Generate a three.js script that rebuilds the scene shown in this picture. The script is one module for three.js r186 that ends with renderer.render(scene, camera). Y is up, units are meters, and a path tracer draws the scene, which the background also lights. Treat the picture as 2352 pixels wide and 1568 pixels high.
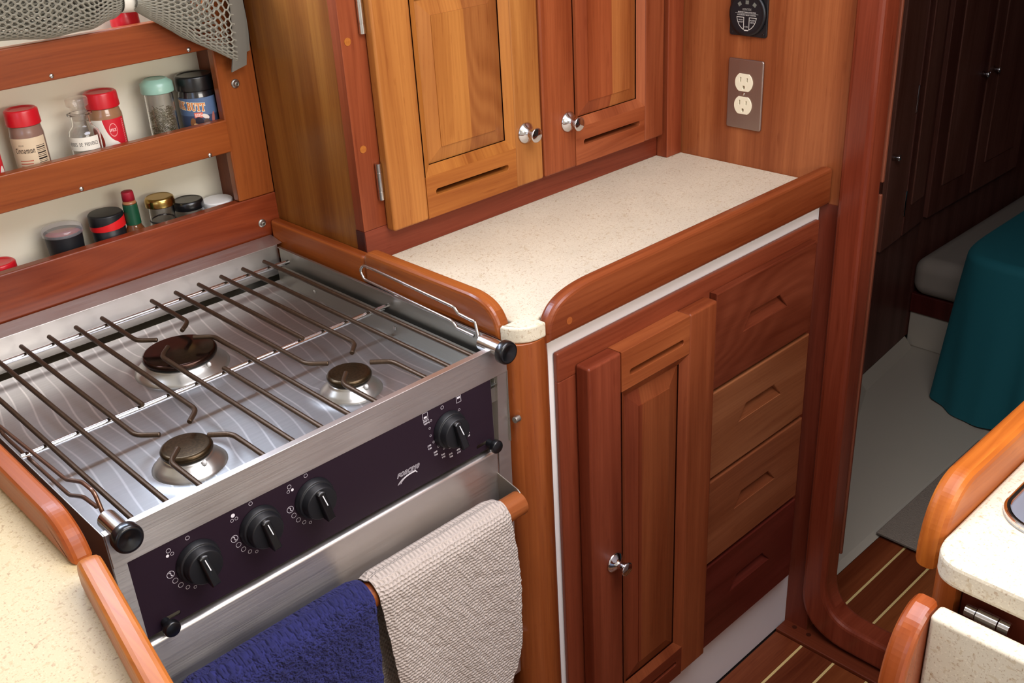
import * as THREE from 'three';
import { RoundedBoxGeometry } from 'three/addons/geometries/RoundedBoxGeometry.js';
import { mergeGeometries, toCreasedNormals } from 'three/addons/utils/BufferGeometryUtils.js';
import { RectAreaLightUniformsLib } from 'three/addons/lights/RectAreaLightUniformsLib.js';

// ------------------------------------------------------------------ camera, light, exposure
const scene = new THREE.Scene();
const camera = new THREE.PerspectiveCamera(36.36, 1.5, 0.02, 20);
camera.position.set(-0.2434, 0.5734, 0.8416);
camera.quaternion.setFromRotationMatrix(new THREE.Matrix4().makeBasis(
  new THREE.Vector3(0.7196, -0.0535, 0.6923), new THREE.Vector3(0.3476, 0.8908, -0.2925), new THREE.Vector3(-0.6011, 0.4512, 0.6596)));
scene.add(camera);
const renderer = new THREE.WebGLRenderer({ antialias: true });
renderer.toneMapping = THREE.LinearToneMapping;
renderer.toneMappingExposure = 1.02;
renderer.shadowMap.enabled = true;
RectAreaLightUniformsLib.init();
scene.background = new THREE.Color(0x9fc0ee);
const V = (x, y, z) => new THREE.Vector3(x, y, z);
function areaLight(color, intensity, w, h, pos, target) {
  const l = new THREE.RectAreaLight(color, intensity, w, h);
  l.position.set(...pos); l.lookAt(...target); l.castShadow = true; scene.add(l); return l;
}
// daylight through the open companionway hatch, the drop-board opening, and the portlight over the stove
areaLight(0xf8f6ff, 9, 0.9, 0.8, [0.45, 0.985, 0.6], [0.45, -1, 0.6]);
areaLight(0xfff8ee, 9.5, 1.1, 0.44, [0.3, 0.62, 1.86], [0.3, 0.3, 0]);
areaLight(0xdce8ff, 1.4, 0.6, 0.7, [-1.18, 0.55, 0.75], [1, 0.35, 0.75]);
areaLight(0xd2e2ff, 30, 0.6, 0.16, [0.15, 0.60, -0.605], [0.15, 0.3, 0.4]);

// ------------------------------------------------------------------ helpers
let seed = 7;
const rnd = () => { seed = (seed * 1664525 + 1013904223) >>> 0; return seed / 4294967296; };
const names = {};
function numbered(n) { const k = names[n] = (names[n] ?? -1) + 1; return k ? `${n}_${String(k).padStart(3, '0')}` : n; }
const org = new Map();
function thing(name, label, category, p = [0, 0, 0], extra = {}) {
  const g = new THREE.Group(); g.name = numbered(name); g.position.set(...p); org.set(g, p);
  g.userData = { label, category, ...extra }; scene.add(g); return g;
}
function struct(name, label, p = [0, 0, 0]) { return thing(name, label, 'interior', p, { kind: 'structure' }); }
function part(parent, name, geo, m, extra) {
  const p = org.get(parent) || [0, 0, 0];
  geo = geo.clone(); geo.translate(-p[0], -p[1], -p[2]);
  const o = new THREE.Mesh(geo, m); o.name = name; o.castShadow = o.receiveShadow = true;
  if (extra) Object.assign(o.userData, extra);
  org.set(o, p); parent.add(o); return o;
}
function sub(parent, name, label) {   // a part made of sub-parts
  const g = new THREE.Group(); g.name = name; if (label) g.userData.label = label; org.set(g, org.get(parent)); parent.add(g); return g;
}
function single(name, label, category, geo, m, extra = {}) {
  geo.computeBoundingBox(); const b = geo.boundingBox, p = [(b.min.x + b.max.x) / 2, b.min.y, (b.min.z + b.max.z) / 2];
  geo = geo.clone(); geo.translate(-p[0], -p[1], -p[2]);
  const o = new THREE.Mesh(geo, m); o.name = numbered(name); o.position.set(...p); org.set(o, p);
  o.castShadow = o.receiveShadow = true; o.userData = { label, category, ...extra }; scene.add(o); return o;
}
const flat = g => g.index ? g.toNonIndexed() : g;
function uvBox(g, grain = 'x', off = [rnd() * 3, rnd() * 3]) {   // uv in metres, u along the grain
  g = flat(g); const p = g.attributes.position, uv = new Float32Array(p.count * 2);
  const a = V(0, 0, 0), b = V(0, 0, 0), c = V(0, 0, 0), gi = 'xyz'.indexOf(grain);
  for (let i = 0; i < p.count; i += 3) {
    a.fromBufferAttribute(p, i); b.fromBufferAttribute(p, i + 1); c.fromBufferAttribute(p, i + 2);
    const n = b.clone().sub(a).cross(c.clone().sub(a)); const k = [Math.abs(n.x), Math.abs(n.y), Math.abs(n.z)];
    const m = k.indexOf(Math.max(...k)); let ax = [0, 1, 2].filter(q => q !== m);
    if (ax[1] === gi) ax.reverse();
    [a, b, c].forEach((v, j) => { const w = [v.x, v.y, v.z]; uv[(i + j) * 2] = w[ax[0]] + off[0]; uv[(i + j) * 2 + 1] = w[ax[1]] + off[1]; });
  }
  g.setAttribute('uv', new THREE.BufferAttribute(uv, 2)); return g;
}
function box(x0, x1, y0, y1, z0, z1, r = 0.0015) {
  r = Math.min(r, (x1 - x0) / 2.01, (y1 - y0) / 2.01, (z1 - z0) / 2.01);
  const g = r > 0 ? new RoundedBoxGeometry(x1 - x0, y1 - y0, z1 - z0, 2, r) : new THREE.BoxGeometry(x1 - x0, y1 - y0, z1 - z0);
  g.translate((x0 + x1) / 2, (y0 + y1) / 2, (z0 + z1) / 2); return flat(g);
}
const wbox = (x0, x1, y0, y1, z0, z1, grain, r) => uvBox(box(x0, x1, y0, y1, z0, z1, r), grain);
function cyl(a, b, r0, r1 = r0, n = 20, caps = true) {   // cylinder from point a to point b
  const A = V(...a), B = V(...b), d = B.clone().sub(A);
  const g = new THREE.CylinderGeometry(r1, r0, d.length(), n, 1, !caps);
  g.applyQuaternion(new THREE.Quaternion().setFromUnitVectors(V(0, 1, 0), d.clone().normalize()));
  g.translate((a[0] + b[0]) / 2, (a[1] + b[1]) / 2, (a[2] + b[2]) / 2); return flat(g);
}
function lathe(pts, at, axis = [0, 1, 0], n = 32) {
  const g = new THREE.LatheGeometry(pts.map(p => new THREE.Vector2(Math.max(p[0], 0.00001), p[1])), n);
  g.applyQuaternion(new THREE.Quaternion().setFromUnitVectors(V(0, 1, 0), V(...axis).normalize()));
  g.translate(...at); return flat(g);
}
class Poly extends THREE.CurvePath {   // straight runs with rounded bends
  constructor(pts, r) {
    super(); let prev = V(...pts[0]);
    for (let i = 1; i < pts.length; i++) {
      const p = V(...pts[i]);
      if (i === pts.length - 1) { this.add(new THREE.LineCurve3(prev, p)); break; }
      const nx = V(...pts[i + 1]), d0 = p.clone().sub(prev), d1 = nx.clone().sub(p), rr = Math.min(r, d0.length() * 0.45, d1.length() * 0.45);
      const s = p.clone().addScaledVector(d0.normalize(), -rr), e = p.clone().addScaledVector(d1.normalize(), rr);
      this.add(new THREE.LineCurve3(prev, s)); this.add(new THREE.QuadraticBezierCurve3(s, p, e)); prev = e;
    }
  }
}
function wire(pts, r, bend = 0.006, seg = 0, n = 8) {
  const c = new Poly(pts, bend), L = c.getLength();
  const g = new THREE.TubeGeometry(c, seg || Math.max(12, Math.round(L / 0.004)), r, n, false);
  const gs = [flat(g)];
  for (const [t, s] of [[0, -1], [1, 1]]) { const p = c.getPoint(t), d = c.getTangent(t).multiplyScalar(s); gs.push(cyl(p.clone().addScaledVector(d, -0.0003).toArray(), p.clone().addScaledVector(d, r * 0.25).toArray(), r, r * 0.8, n)); }
  return mergeGeometries(gs.map(q => { q = flat(q); return q; }));
}
function shape(pts) { const s = new THREE.Shape(); pts.forEach((p, i) => i ? s.lineTo(...p) : s.moveTo(...p)); s.closePath(); return s; }
function extrude(s, depth, bevel = 0.002, plane = 'xy', at = 0, curve = 12) {
  // plane 'xy': extrudes +z from z=at; 'zy': shape x is world z, extrudes +x from x=at; 'xz': shape y is world z, extrudes +y from y=at
  const g = new THREE.ExtrudeGeometry(s, { depth: depth - 2 * bevel, bevelEnabled: bevel > 0, bevelThickness: bevel, bevelSize: bevel, bevelOffset: -bevel, bevelSegments: 3, curveSegments: curve });
  g.translate(0, 0, bevel);
  if (plane === 'zy') g.applyMatrix4(new THREE.Matrix4().set(0, 0, -1, 0, 0, 1, 0, 0, 1, 0, 0, 0, 0, 0, 0, 1)), g.translate(at + depth, 0, 0);
  else if (plane === 'xz') g.applyMatrix4(new THREE.Matrix4().set(1, 0, 0, 0, 0, 0, -1, 0, 0, 1, 0, 0, 0, 0, 0, 1)), g.translate(0, at + depth, 0);
  else g.translate(0, 0, at);
  return flat(g);
}
function rrect(x0, x1, y0, y1, r) {
  const s = new THREE.Shape(); s.moveTo(x0 + r, y0); s.lineTo(x1 - r, y0); s.absarc(x1 - r, y0 + r, r, -Math.PI / 2, 0); s.lineTo(x1, y1 - r); s.absarc(x1 - r, y1 - r, r, 0, Math.PI / 2);
  s.lineTo(x0 + r, y1); s.absarc(x0 + r, y1 - r, r, Math.PI / 2, Math.PI); s.lineTo(x0, y0 + r); s.absarc(x0 + r, y0 + r, r, Math.PI, 1.5 * Math.PI); return s;
}
function polys(list) {   // list of convex polygons (arrays of [x,y,z])
  const v = []; for (const q of list) for (let i = 1; i < q.length - 1; i++) v.push(...q[0], ...q[i], ...q[i + 1]);
  const g = new THREE.BufferGeometry(); g.setAttribute('position', new THREE.Float32BufferAttribute(v, 3));
  g.setAttribute('uv', new THREE.Float32BufferAttribute(new Float32Array(v.length / 3 * 2), 2)); g.computeVertexNormals(); return g;
}
const merge = l => mergeGeometries(l.map(g => { g = flat(g); for (const k of Object.keys(g.attributes)) if (!['position', 'normal', 'uv'].includes(k)) g.deleteAttribute(k); return g; }));
function grid(nu, nv, f) {   // f(u, v) -> [x, y, z], u and v in 0..1
  const p = [], uv = [], ix = [];
  for (let j = 0; j <= nv; j++) for (let i = 0; i <= nu; i++) { p.push(...f(i / nu, j / nv)); uv.push(i / nu, j / nv); }
  for (let j = 0; j < nv; j++) for (let i = 0; i < nu; i++) { const a = j * (nu + 1) + i, b = a + 1, c = a + nu + 1, d = c + 1; ix.push(a, b, d, a, d, c); }
  const g = new THREE.BufferGeometry(); g.setAttribute('position', new THREE.Float32BufferAttribute(p, 3)); g.setAttribute('uv', new THREE.Float32BufferAttribute(uv, 2)); g.setIndex(ix); g.computeVertexNormals(); return g;
}

// ------------------------------------------------------------------ textures
function hash(x, y, s) { let h = (x * 374761393 + y * 668265263 + s * 1442695041) | 0; h = Math.imul(h ^ (h >>> 13), 1274126177); return ((h ^ (h >>> 16)) >>> 0) / 4294967296; }
function pnoise(x, y, px, py, s) {   // periodic value noise
  const xi = Math.floor(x), yi = Math.floor(y), fx = x - xi, fy = y - yi, sx = fx * fx * (3 - 2 * fx), sy = fy * fy * (3 - 2 * fy);
  const m = (a, b) => ((a % b) + b) % b, h = (i, j) => hash(m(xi + i, px), m(yi + j, py), s);
  return (h(0, 0) * (1 - sx) + h(1, 0) * sx) * (1 - sy) + (h(0, 1) * (1 - sx) + h(1, 1) * sx) * sy;
}
function dataTex(w, h, f, srgb, repU, repV) {
  const d = new Uint8Array(w * h * 4);
  for (let y = 0; y < h; y++) for (let x = 0; x < w; x++) { const c = f(x / w, y / h), o = (y * w + x) * 4; d[o] = c[0] * 255; d[o + 1] = c[1] * 255; d[o + 2] = c[2] * 255; d[o + 3] = 255; }
  const t = new THREE.DataTexture(d, w, h); t.wrapS = t.wrapT = THREE.RepeatWrapping; t.magFilter = THREE.LinearFilter; t.minFilter = THREE.LinearMipmapLinearFilter; t.generateMipmaps = true;
  if (srgb) t.colorSpace = THREE.SRGBColorSpace; t.repeat.set(repU, repV); t.needsUpdate = true; return t;
}
const cl = (v, a = 0, b = 1) => Math.min(b, Math.max(a, v));
function woodTex(s, fig) {   // u along the grain, tile 0.6 m by 0.3 m
  return dataTex(512, 512, (u, v) => {
    const w = (pnoise(u * 3, v * 4, 3, 4, s) - 0.5) * 0.05 * fig;
    const vv = v + w;
    const broad = pnoise(u * 2, vv * 9, 2, 9, s + 1), mid = pnoise(u * 4, vv * 34, 4, 34, s + 2), fine = pnoise(u * 10, vv * 150, 10, 150, s + 3);
    let t = 0.55 * broad + 0.25 * mid + 0.2 * fine;
    if (fig > 1) { const r = pnoise(u * 2, v * 5, 2, 5, s + 5) * 7; t = 0.8 * t + 0.2 * (0.5 + 0.5 * Math.sin(r * 6.283)); }
    const pore = pnoise(u * 22, vv * 190, 22, 190, s + 4) > 0.88 ? 0.1 : 0;
    const fq = pnoise(u * 9, v * 42, 9, 42, s + 8), fleck = fq > 0.9 ? 0.9 * (fq - 0.9) / 0.1 * 0.22 : 0;
    const st = pnoise(u * 3, vv * 120, 3, 120, s + 12), streak = st > 0.8 ? (st - 0.8) * 0.9 : 0;
    const k = cl(0.95 * (t - 0.5) + 0.34 + pore + fleck + streak);
    return [1 - 0.36 * k, 1 - 0.5 * k, 1 - 0.58 * k];
  }, true, 1 / 0.6, 1 / 0.3);
}
const WT = [woodTex(11, 0.6), woodTex(23, 1.0), woodTex(37, 1.8)];
const woods = {};
function wood(hex, t = 0, rough = 0.42, cc = 0.12) {
  const k = `${hex}_${t}_${rough}_${cc}`;
  return woods[k] ??= new THREE.MeshPhysicalMaterial({ color: new THREE.Color(hex).multiply(new THREE.Color(0.86, 0.79, 0.66)), map: WT[t], roughness: rough, clearcoat: cc, clearcoatRoughness: 0.25, specularIntensity: 0.45 });
}
const speckTex = dataTex(1024, 1024, (u, v) => {
  const a = pnoise(u * 170, v * 170, 170, 170, 51), b = pnoise(u * 90, v * 90, 90, 90, 52), c = pnoise(u * 260, v * 260, 260, 260, 53), d = pnoise(u * 8, v * 8, 8, 8, 54);
  let k = 0.93 + 0.03 * (d - 0.5); let r = k, g = k, bb = k;
  if (a > 0.78) { const q = (a - 0.78) * 2.2; r -= 0.30 * q; g -= 0.42 * q; bb -= 0.5 * q; }
  if (b > 0.84) { r -= 0.05; g -= 0.07; bb -= 0.1; }
  if (c < 0.16) { r += 0.05; g += 0.055; bb += 0.06; }
  if (c > 0.9) { r -= 0.1; g -= 0.13; bb -= 0.15; }
  return [cl(r), cl(g), cl(bb)];
}, true, 1 / 0.3, 1 / 0.3);
const brushTex = dataTex(256, 512, (u, v) => { const t = 0.5 * pnoise(u * 4, v * 256, 4, 256, 61) + 0.3 * pnoise(u * 12, v * 512, 12, 512, 62) + 0.2 * pnoise(u * 3, v * 40, 3, 40, 63); return [t, t, t]; }, false, 1 / 0.25, 1 / 0.12);
const brushRough = dataTex(256, 512, (u, v) => { const t = 0.75 + 0.25 * (0.6 * pnoise(u * 3, v * 200, 3, 200, 64) + 0.4 * pnoise(u * 5, v * 5, 5, 5, 65)); return [t, t, t]; }, false, 1 / 0.25, 1 / 0.12);
const blotTex = dataTex(256, 256, (u, v) => { const t = 0.5 * pnoise(u * 5, v * 5, 5, 5, 71) + 0.3 * pnoise(u * 14, v * 14, 14, 14, 72) + 0.2 * pnoise(u * 40, v * 40, 40, 40, 73); return [0.6 + 0.4 * t, 0.58 + 0.42 * t, 0.52 + 0.42 * t]; }, true, 1 / 0.08, 1 / 0.08);
const terryTex = dataTex(512, 512, (u, v) => { const t = 0.55 * pnoise(u * 64, v * 64, 64, 64, 81) + 0.45 * pnoise(u * 128, v * 128, 128, 128, 82); return [t, t, t]; }, false, 1 / 0.19, 1 / 0.19);
const terryCol = dataTex(512, 512, (u, v) => { const t = 0.62 + 0.38 * (0.5 * pnoise(u * 64, v * 64, 64, 64, 81) + 0.3 * pnoise(u * 128, v * 128, 128, 128, 82) + 0.2 * pnoise(u * 6, v * 6, 6, 6, 83)); return [t, t, t]; }, true, 1 / 0.19, 1 / 0.19);
const waffleTex = dataTex(512, 512, (u, v) => {
  const n = 16, x = u * n + 0.12 * (pnoise(u * 32, v * 32, 32, 32, 91) - 0.5), y = v * n * 1.25, odd = Math.floor(y) & 1, fx = (x + odd * 0.5) % 1, fy = y % 1;
  const t = Math.max(0, Math.sin(fx * Math.PI)) ** 0.8 * Math.max(0, Math.sin(fy * Math.PI)) ** 0.8; return [t, t, t];
}, false, 1 / 0.085, 1 / 0.085);
const clothTex = dataTex(256, 256, (u, v) => { const t = 0.5 + 0.25 * Math.sin(u * 128 * Math.PI * 2) + 0.25 * Math.sin(v * 128 * Math.PI * 2); return [t, t, t]; }, false, 1 / 0.1, 1 / 0.1);

function canvasTex(w, h, draw) {
  const c = document.createElement('canvas'); c.width = w; c.height = h; draw(c.getContext('2d'), w, h);
  const t = new THREE.CanvasTexture(c); t.colorSpace = THREE.SRGBColorSpace; return t;
}
// ------------------------------------------------------------------ materials
const std = (color, roughness, o = {}) => new THREE.MeshStandardMaterial({ color, roughness, ...o });
const phy = (color, roughness, o = {}) => new THREE.MeshPhysicalMaterial({ color, roughness, ...o });
const M = {
  counter: phy(0xe6dabf, 0.42, { map: speckTex, specularIntensity: 0.5 }),
  white: std(0xf0ebe6, 0.45), liner: std(0xf2ecd8, 0.55), ceilingWhite: std(0xf3efe6, 0.6),
  steel: phy(0xd2ccc6, 0.46, { metalness: 1, anisotropy: 0.6, anisotropyRotation: Math.PI / 2, roughnessMap: brushRough, bumpMap: brushTex, bumpScale: 0.00004 }),
  steelDull: phy(0xa8a49a, 0.5, { metalness: 1, roughnessMap: brushRough }),
  chrome: std(0xd9d9dc, 0.08, { metalness: 1 }), chromeSoft: std(0xcfcdc8, 0.2, { metalness: 1 }),
  bar: phy(0x6a5648, 0.38, { metalness: 0.75, map: blotTex }),
  wireHot: std(0x8a6a58, 0.3, { metalness: 0.85 }),
  cap: phy(0x5a4a38, 0.3, { metalness: 0.85, map: blotTex }), capDark: phy(0x4a3530, 0.16, { metalness: 0.9, map: blotTex }),
  burner: std(0xb9b6ae, 0.3, { metalness: 0.9 }), ceramic: std(0xf4f1ea, 0.3),
  blackPlastic: phy(0x0d0e10, 0.28, { clearcoat: 0.3 }), blackSatin: std(0x141518, 0.42),
  terry: phy(0x2b2d6e, 0.95, { map: terryCol, bumpMap: terryTex, bumpScale: 0.007, sheen: 0.6, sheenColor: new THREE.Color(0x5a5cb0), sheenRoughness: 0.6 }),
  waffle: phy(0xc4b6aa, 0.9, { bumpMap: waffleTex, bumpScale: 0.0022, sheen: 0.3, sheenColor: new THREE.Color(0xffffff) }),
  cream: std(0xefe8d2, 0.4), redCap: phy(0xc81422, 0.35, { clearcoat: 0.2 }), glass: phy(0xffffff, 0.02, { transmission: 1, thickness: 0.002, ior: 1.47 }),
  net: std(0x969282, 0.85), netFold: std(0x969282, 0.9, { bumpMap: terryTex, bumpScale: 0.003 }), binding: std(0x6e6a60, 0.85, { bumpMap: clothTex, bumpScale: 0.0004 }), strap: std(0xe9e2d0, 0.8, { bumpMap: clothTex, bumpScale: 0.0004 }),
  teal: phy(0x0a5a60, 0.85, { bumpMap: clothTex, bumpScale: 0.0004, sheen: 0.3, sheenColor: new THREE.Color(0x2a8a90) }), cushion: std(0x8b8072, 0.95, { bumpMap: clothTex, bumpScale: 0.0006 }), mat: std(0x8a7c6c, 0.97, { bumpMap: terryTex, bumpScale: 0.002 }), gel: std(0xb0a694, 0.45),
};
const HONEY = 0xc98a4a, RED = 0xa65c3c, DARK = 0x7d3a2a, MID = 0xb36a3c, TAN = 0xb87a50, ORANGE = 0xc4752f;

// ------------------------------------------------------------------ the room
const FL = -0.91, CT = 0.0146;
{ // floor: teak boards with pale holly strips, each its own piece
  const f = struct('floor', 'teak cabin sole boards with pale holly strips', [0, FL - 0.05, 0]);
  part(f, 'subfloor', box(-1.3, 3.4, FL - 0.05, FL - 0.012, -0.68, 1.9, 0), std(0x2a1a12, 0.8));
  const holly = std(0xd8b878, 0.45), teak = [wood(0x8a4a2c, 0, 0.45, 0.15), wood(0x7c4026, 1, 0.45, 0.15), wood(0x93542f, 1, 0.45, 0.15)];
  const bg = {}, hg = {};
  for (const [x0, x1, k0, k1] of [[-0.3, 1.186, 0, 8], [1.264, 3.2, 0, 11]]) for (let k = k0; k < k1; k++) {
    const z0 = 0.0665 + 0.0695 * (k - 1), z1 = z0 + 0.0635;
    const b = part(f, 'board', wbox(x0, x1, FL - 0.012, FL, Math.max(z0, 0.004), z1, 'x', 0.0006), teak[k % 3]);
    part(f, 'holly_strip', box(x0, x1, FL - 0.012, FL - 0.0004, z1 + 0.0006, z1 + 0.0054, 0), holly);
  }
}
{ // ceiling with the hatch opening
  const c = struct('ceiling', 'white headliner with an open hatch', [0, 1, 0]);
  part(c, 'headliner', merge([box(-1.3, 0, 1, 1.05, -0.68, 1.9, 0), box(0.9, 3.4, 1, 1.05, -0.68, 1.9, 0), box(0, 0.9, 1, 1.05, -0.68, 0.2, 0), box(0, 0.9, 1, 1.05, 1.0, 1.9, 0)]), M.ceilingWhite);
  part(c, 'hatch_coaming', merge([box(-0.015, 0, 0.985, 1.07, 0.185, 1.015, 0), box(0.9, 0.915, 0.985, 1.07, 0.185, 1.015, 0), box(0, 0.9, 0.985, 1.07, 0.185, 0.2, 0), box(0, 0.9, 0.985, 1.07, 1.0, 1.015, 0)]), wood(RED));
}
{
  const b = struct('wall_back', 'cream hull liner behind the galley', [0, FL, -0.66]);
  part(b, 'liner', box(-1.3, 3.4, FL - 0.05, 1.0, -0.69, -0.64, 0), M.liner);
  const l = struct('wall_left', 'companionway end wall', [-1.27, FL, 0]);
  part(l, 'panel', merge([box(-1.3, -1.25, FL - 0.05, 0.2, -0.64, 1.9, 0), box(-1.3, -1.25, 0.9, 1, -0.64, 1.9, 0), box(-1.3, -1.25, 0.2, 0.9, -0.64, 0.45, 0), box(-1.3, -1.25, 0.2, 0.9, 1.05, 1.9, 0)]), M.ceilingWhite);
  const f = struct('wall_front', 'cream cabin side opposite the galley', [0, FL, 1.9]);
  part(f, 'liner', box(-1.3, 3.4, FL - 0.05, 1.0, 1.9, 1.95, 0), M.liner);
  const w2 = struct('window_2', 'long cabin window on the side opposite the galley', [0.3, 0.4, 1.9]);
  part(w2, 'frame', extrude((() => { const s = rrect(-0.28, 0.88, 0.37, 0.87, 0.06); s.holes.push(rrect(-0.25, 0.85, 0.40, 0.84, 0.04)); return s; })(), 0.02, 0.003, 'xy', 1.878), M.chromeSoft);
  part(w2, 'pane', extrude(rrect(-0.25, 0.85, 0.40, 0.84, 0.04), 0.006, 0, 'xy', 1.89), std(0x223344, 0.2, { emissive: new THREE.Color(0xfff8ee), emissiveIntensity: 2 }));
  const e = struct('wall_far', 'forward end of the saloon', [3.4, FL, 0]);
  part(e, 'panel', box(3.4, 3.45, FL - 0.05, 1.05, -0.69, 1.95, 0), wood(DARK, 1));
  const w = struct('window_1', 'small portlight over the stove', [0.15, 0.6, -0.64]);
  part(w, 'frame', extrude((() => { const s = rrect(-0.17, 0.47, 0.50, 0.70, 0.05); s.holes.push(rrect(-0.15, 0.45, 0.52, 0.68, 0.04)); return s; })(), 0.02, 0.003, 'xy', -0.64), M.chromeSoft);
  part(w, 'pane', extrude(rrect(-0.15, 0.45, 0.52, 0.68, 0.04), 0.006, 0, 'xy', -0.638), std(0x223344, 0.2, { emissive: new THREE.Color(0xdfeaff), emissiveIntensity: 2 }));
}
{ // bulkhead with its rounded doorway
  const b = struct('wall_right', 'red-brown wooden bulkhead beside the doorway', [1.237, FL, -0.3]);
  const bw = wood(0xb06c44, 0, 0.42, 0.2);
  part(b, 'panel', wbox(1.225, 1.25, FL - 0.01, 1, -0.64, 0.05, 'y', 0), bw);
  part(b, 'panel', wbox(1.225, 1.25, FL - 0.01, 1, 0.75, 1.9, 'y', 0), bw);
  part(b, 'shade_strip', wbox(1.2232, 1.2249, FL, -0.0185, 0.0012, 0.05, 'y', 0.0005), wood(0x7e3c2c, 0));  // dark strip added to paint in the shade on the lower bulkhead
  part(b, 'header', wbox(1.225, 1.25, 0.86, 1, 0.05, 0.75, 'z', 0), bw);
  const t = new THREE.Shape();
  t.moveTo(0.036, 0.86); t.lineTo(0.036, -0.80); t.quadraticCurveTo(0.038, -0.893, 0.14, -0.897); t.lineTo(0.75, -0.897); t.lineTo(0.75, -0.842); t.lineTo(0.155, -0.838);
  t.quadraticCurveTo(0.086, -0.838, 0.084, -0.76); t.lineTo(0.084, 0.86); t.closePath();
  const tr = struct('trim_1', 'rounded mahogany trim around the doorway', [1.237, FL, 0.06]);
  part(tr, 'molding', uvBox(extrude(t, 0.052, 0.009, 'zy', 1.212, 16), 'y'), wood(0x8e4430, 0, 0.3, 0.35));
  for (const [y0, y1] of [[0.02, 0.86], [-0.72, 0.0]]) part(tr, 'bead', wbox(1.2625, 1.269, y0, y1, 0.0785, 0.0855, 'y', 0.002), wood(0x8e5644, 0));
  for (const [z, y] of [[0.028, FL + 0.006], [0.06, FL + 0.006]]) part(tr, 'plug', cyl([1.215, y - 0.001, z], [1.215, y + 0.0003, z], 0.005), wood(0x4a2418, 0));
  part(tr, 'threshold_board', wbox(1.188, 1.262, FL - 0.012, FL + 0.006, 0.002, 0.75, 'z', 0.002), wood(0x7a3c26, 1, 0.45, 0.15));
  const c = struct('trim_2', 'square wooden corner post beside the wall cupboard', [1.2, CT, -0.295]);
  part(c, 'post', wbox(1.181, 1.222, CT, 0.64, -0.307, -0.284, 'y', 0.0015), wood(0x9c5236, 0));
}
// ------------------------------------------------------------------ cabin furniture fronts
function chromeKnob(p, at, s = 1) {
  const k = part(p, 'knob', lathe([[0, 0], [0.016, 0], [0.0165, 0.0012], [0.015, 0.003], [0.011, 0.006], [0.0065, 0.0095], [0.0058, 0.013], [0.0075, 0.018], [0.0108, 0.023], [0.0112, 0.0246], [0.0095, 0.0258], [0, 0.0262]].map(q => [q[0] * s, q[1] * s]), at, [0, 0, 1]), M.chrome, { label: 'chrome knob' });
  return k;
}
function clipX(poly, x, keepLess) {
  const out = []; const ins = p => keepLess ? p[0] <= x + 1e-9 : p[0] >= x - 1e-9;
  poly.forEach((a, i) => { const b = poly[(i + 1) % poly.length]; if (ins(a)) out.push(a); if (ins(a) !== ins(b)) { const t = (x - a[0]) / (b[0] - a[0]); out.push([x, a[1] + (b[1] - a[1]) * t, a[2] + (b[2] - a[2]) * t]); } });
  return out;
}
function raisedPanel(p, x0, x1, y0, y1, ins, zl, zh, staves) {   // staves: [[xEnd, material], ...]
  const X0 = x0 + ins, X1 = x1 - ins, Y0 = y0 + ins, Y1 = y1 - ins, zs = zh - 0.0016;
  const quad = (a, b, c, d) => [a, b, c, d];
  const faces = [
    quad([x0, y0, zl], [x1, y0, zl], [X1, Y0, zs], [X0, Y0, zs]), quad([x1, y0, zl], [x1, y1, zl], [X1, Y1, zs], [X1, Y0, zs]),
    quad([x1, y1, zl], [x0, y1, zl], [X0, Y1, zs], [X1, Y1, zs]), quad([x0, y1, zl], [x0, y0, zl], [X0, Y0, zs], [X0, Y1, zs]),
    quad([X0, Y0, zs], [X1, Y0, zs], [X1, Y0, zh], [X0, Y0, zh]), quad([X1, Y0, zs], [X1, Y1, zs], [X1, Y1, zh], [X1, Y0, zh]),
    quad([X1, Y1, zs], [X0, Y1, zs], [X0, Y1, zh], [X1, Y1, zh]), quad([X0, Y1, zs], [X0, Y0, zs], [X0, Y0, zh], [X0, Y1, zh]),
    quad([X0, Y0, zh], [X1, Y0, zh], [X1, Y1, zh], [X0, Y1, zh]), quad([x1, y0, zl - 0.004], [x0, y0, zl - 0.004], [x0, y1, zl - 0.004], [x1, y1, zl - 0.004])];
  let a = x0;
  for (const [e, m] of staves) {
    const f = faces.map(q => { let r = a > x0 ? clipX(q, a, false) : q; if (e < x1 && r.length) r = clipX(r, e, true); return r; }).filter(q => q.length > 2);
    part(p, 'panel_stave', uvBox(polys(f), 'y'), m); a = e;
  }
}
function slotRail(x0, x1, y0, y1, z0, z1, sl) {
  const s = shape([[x0, y0], [x1, y0], [x1, y1], [x0, y1]]); if (sl) s.holes.push(rrect(sl[0], sl[1], sl[2] - sl[3], sl[2] + sl[3], sl[3] * 0.9));
  return uvBox(extrude(s, z1 - z0, 0.0006, 'xy', z0), 'x');
}
function molding(x0, x1, y0, y1, z, w = 0.014, d = 0.008) {   // sloped inner edge of the frame
  const a = [[x0, y0], [x1, y0], [x1, y1], [x0, y1]], b = [[x0 + w, y0 + w], [x1 - w, y0 + w], [x1 - w, y1 - w], [x0 + w, y1 - w]];
  return uvBox(polys([0, 1, 2, 3].map(i => { const j = (i + 1) % 4; return [[...a[i], z], [...a[j], z], [...b[j], z - d], [...b[i], z - d]]; })), 'y');
}
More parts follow.
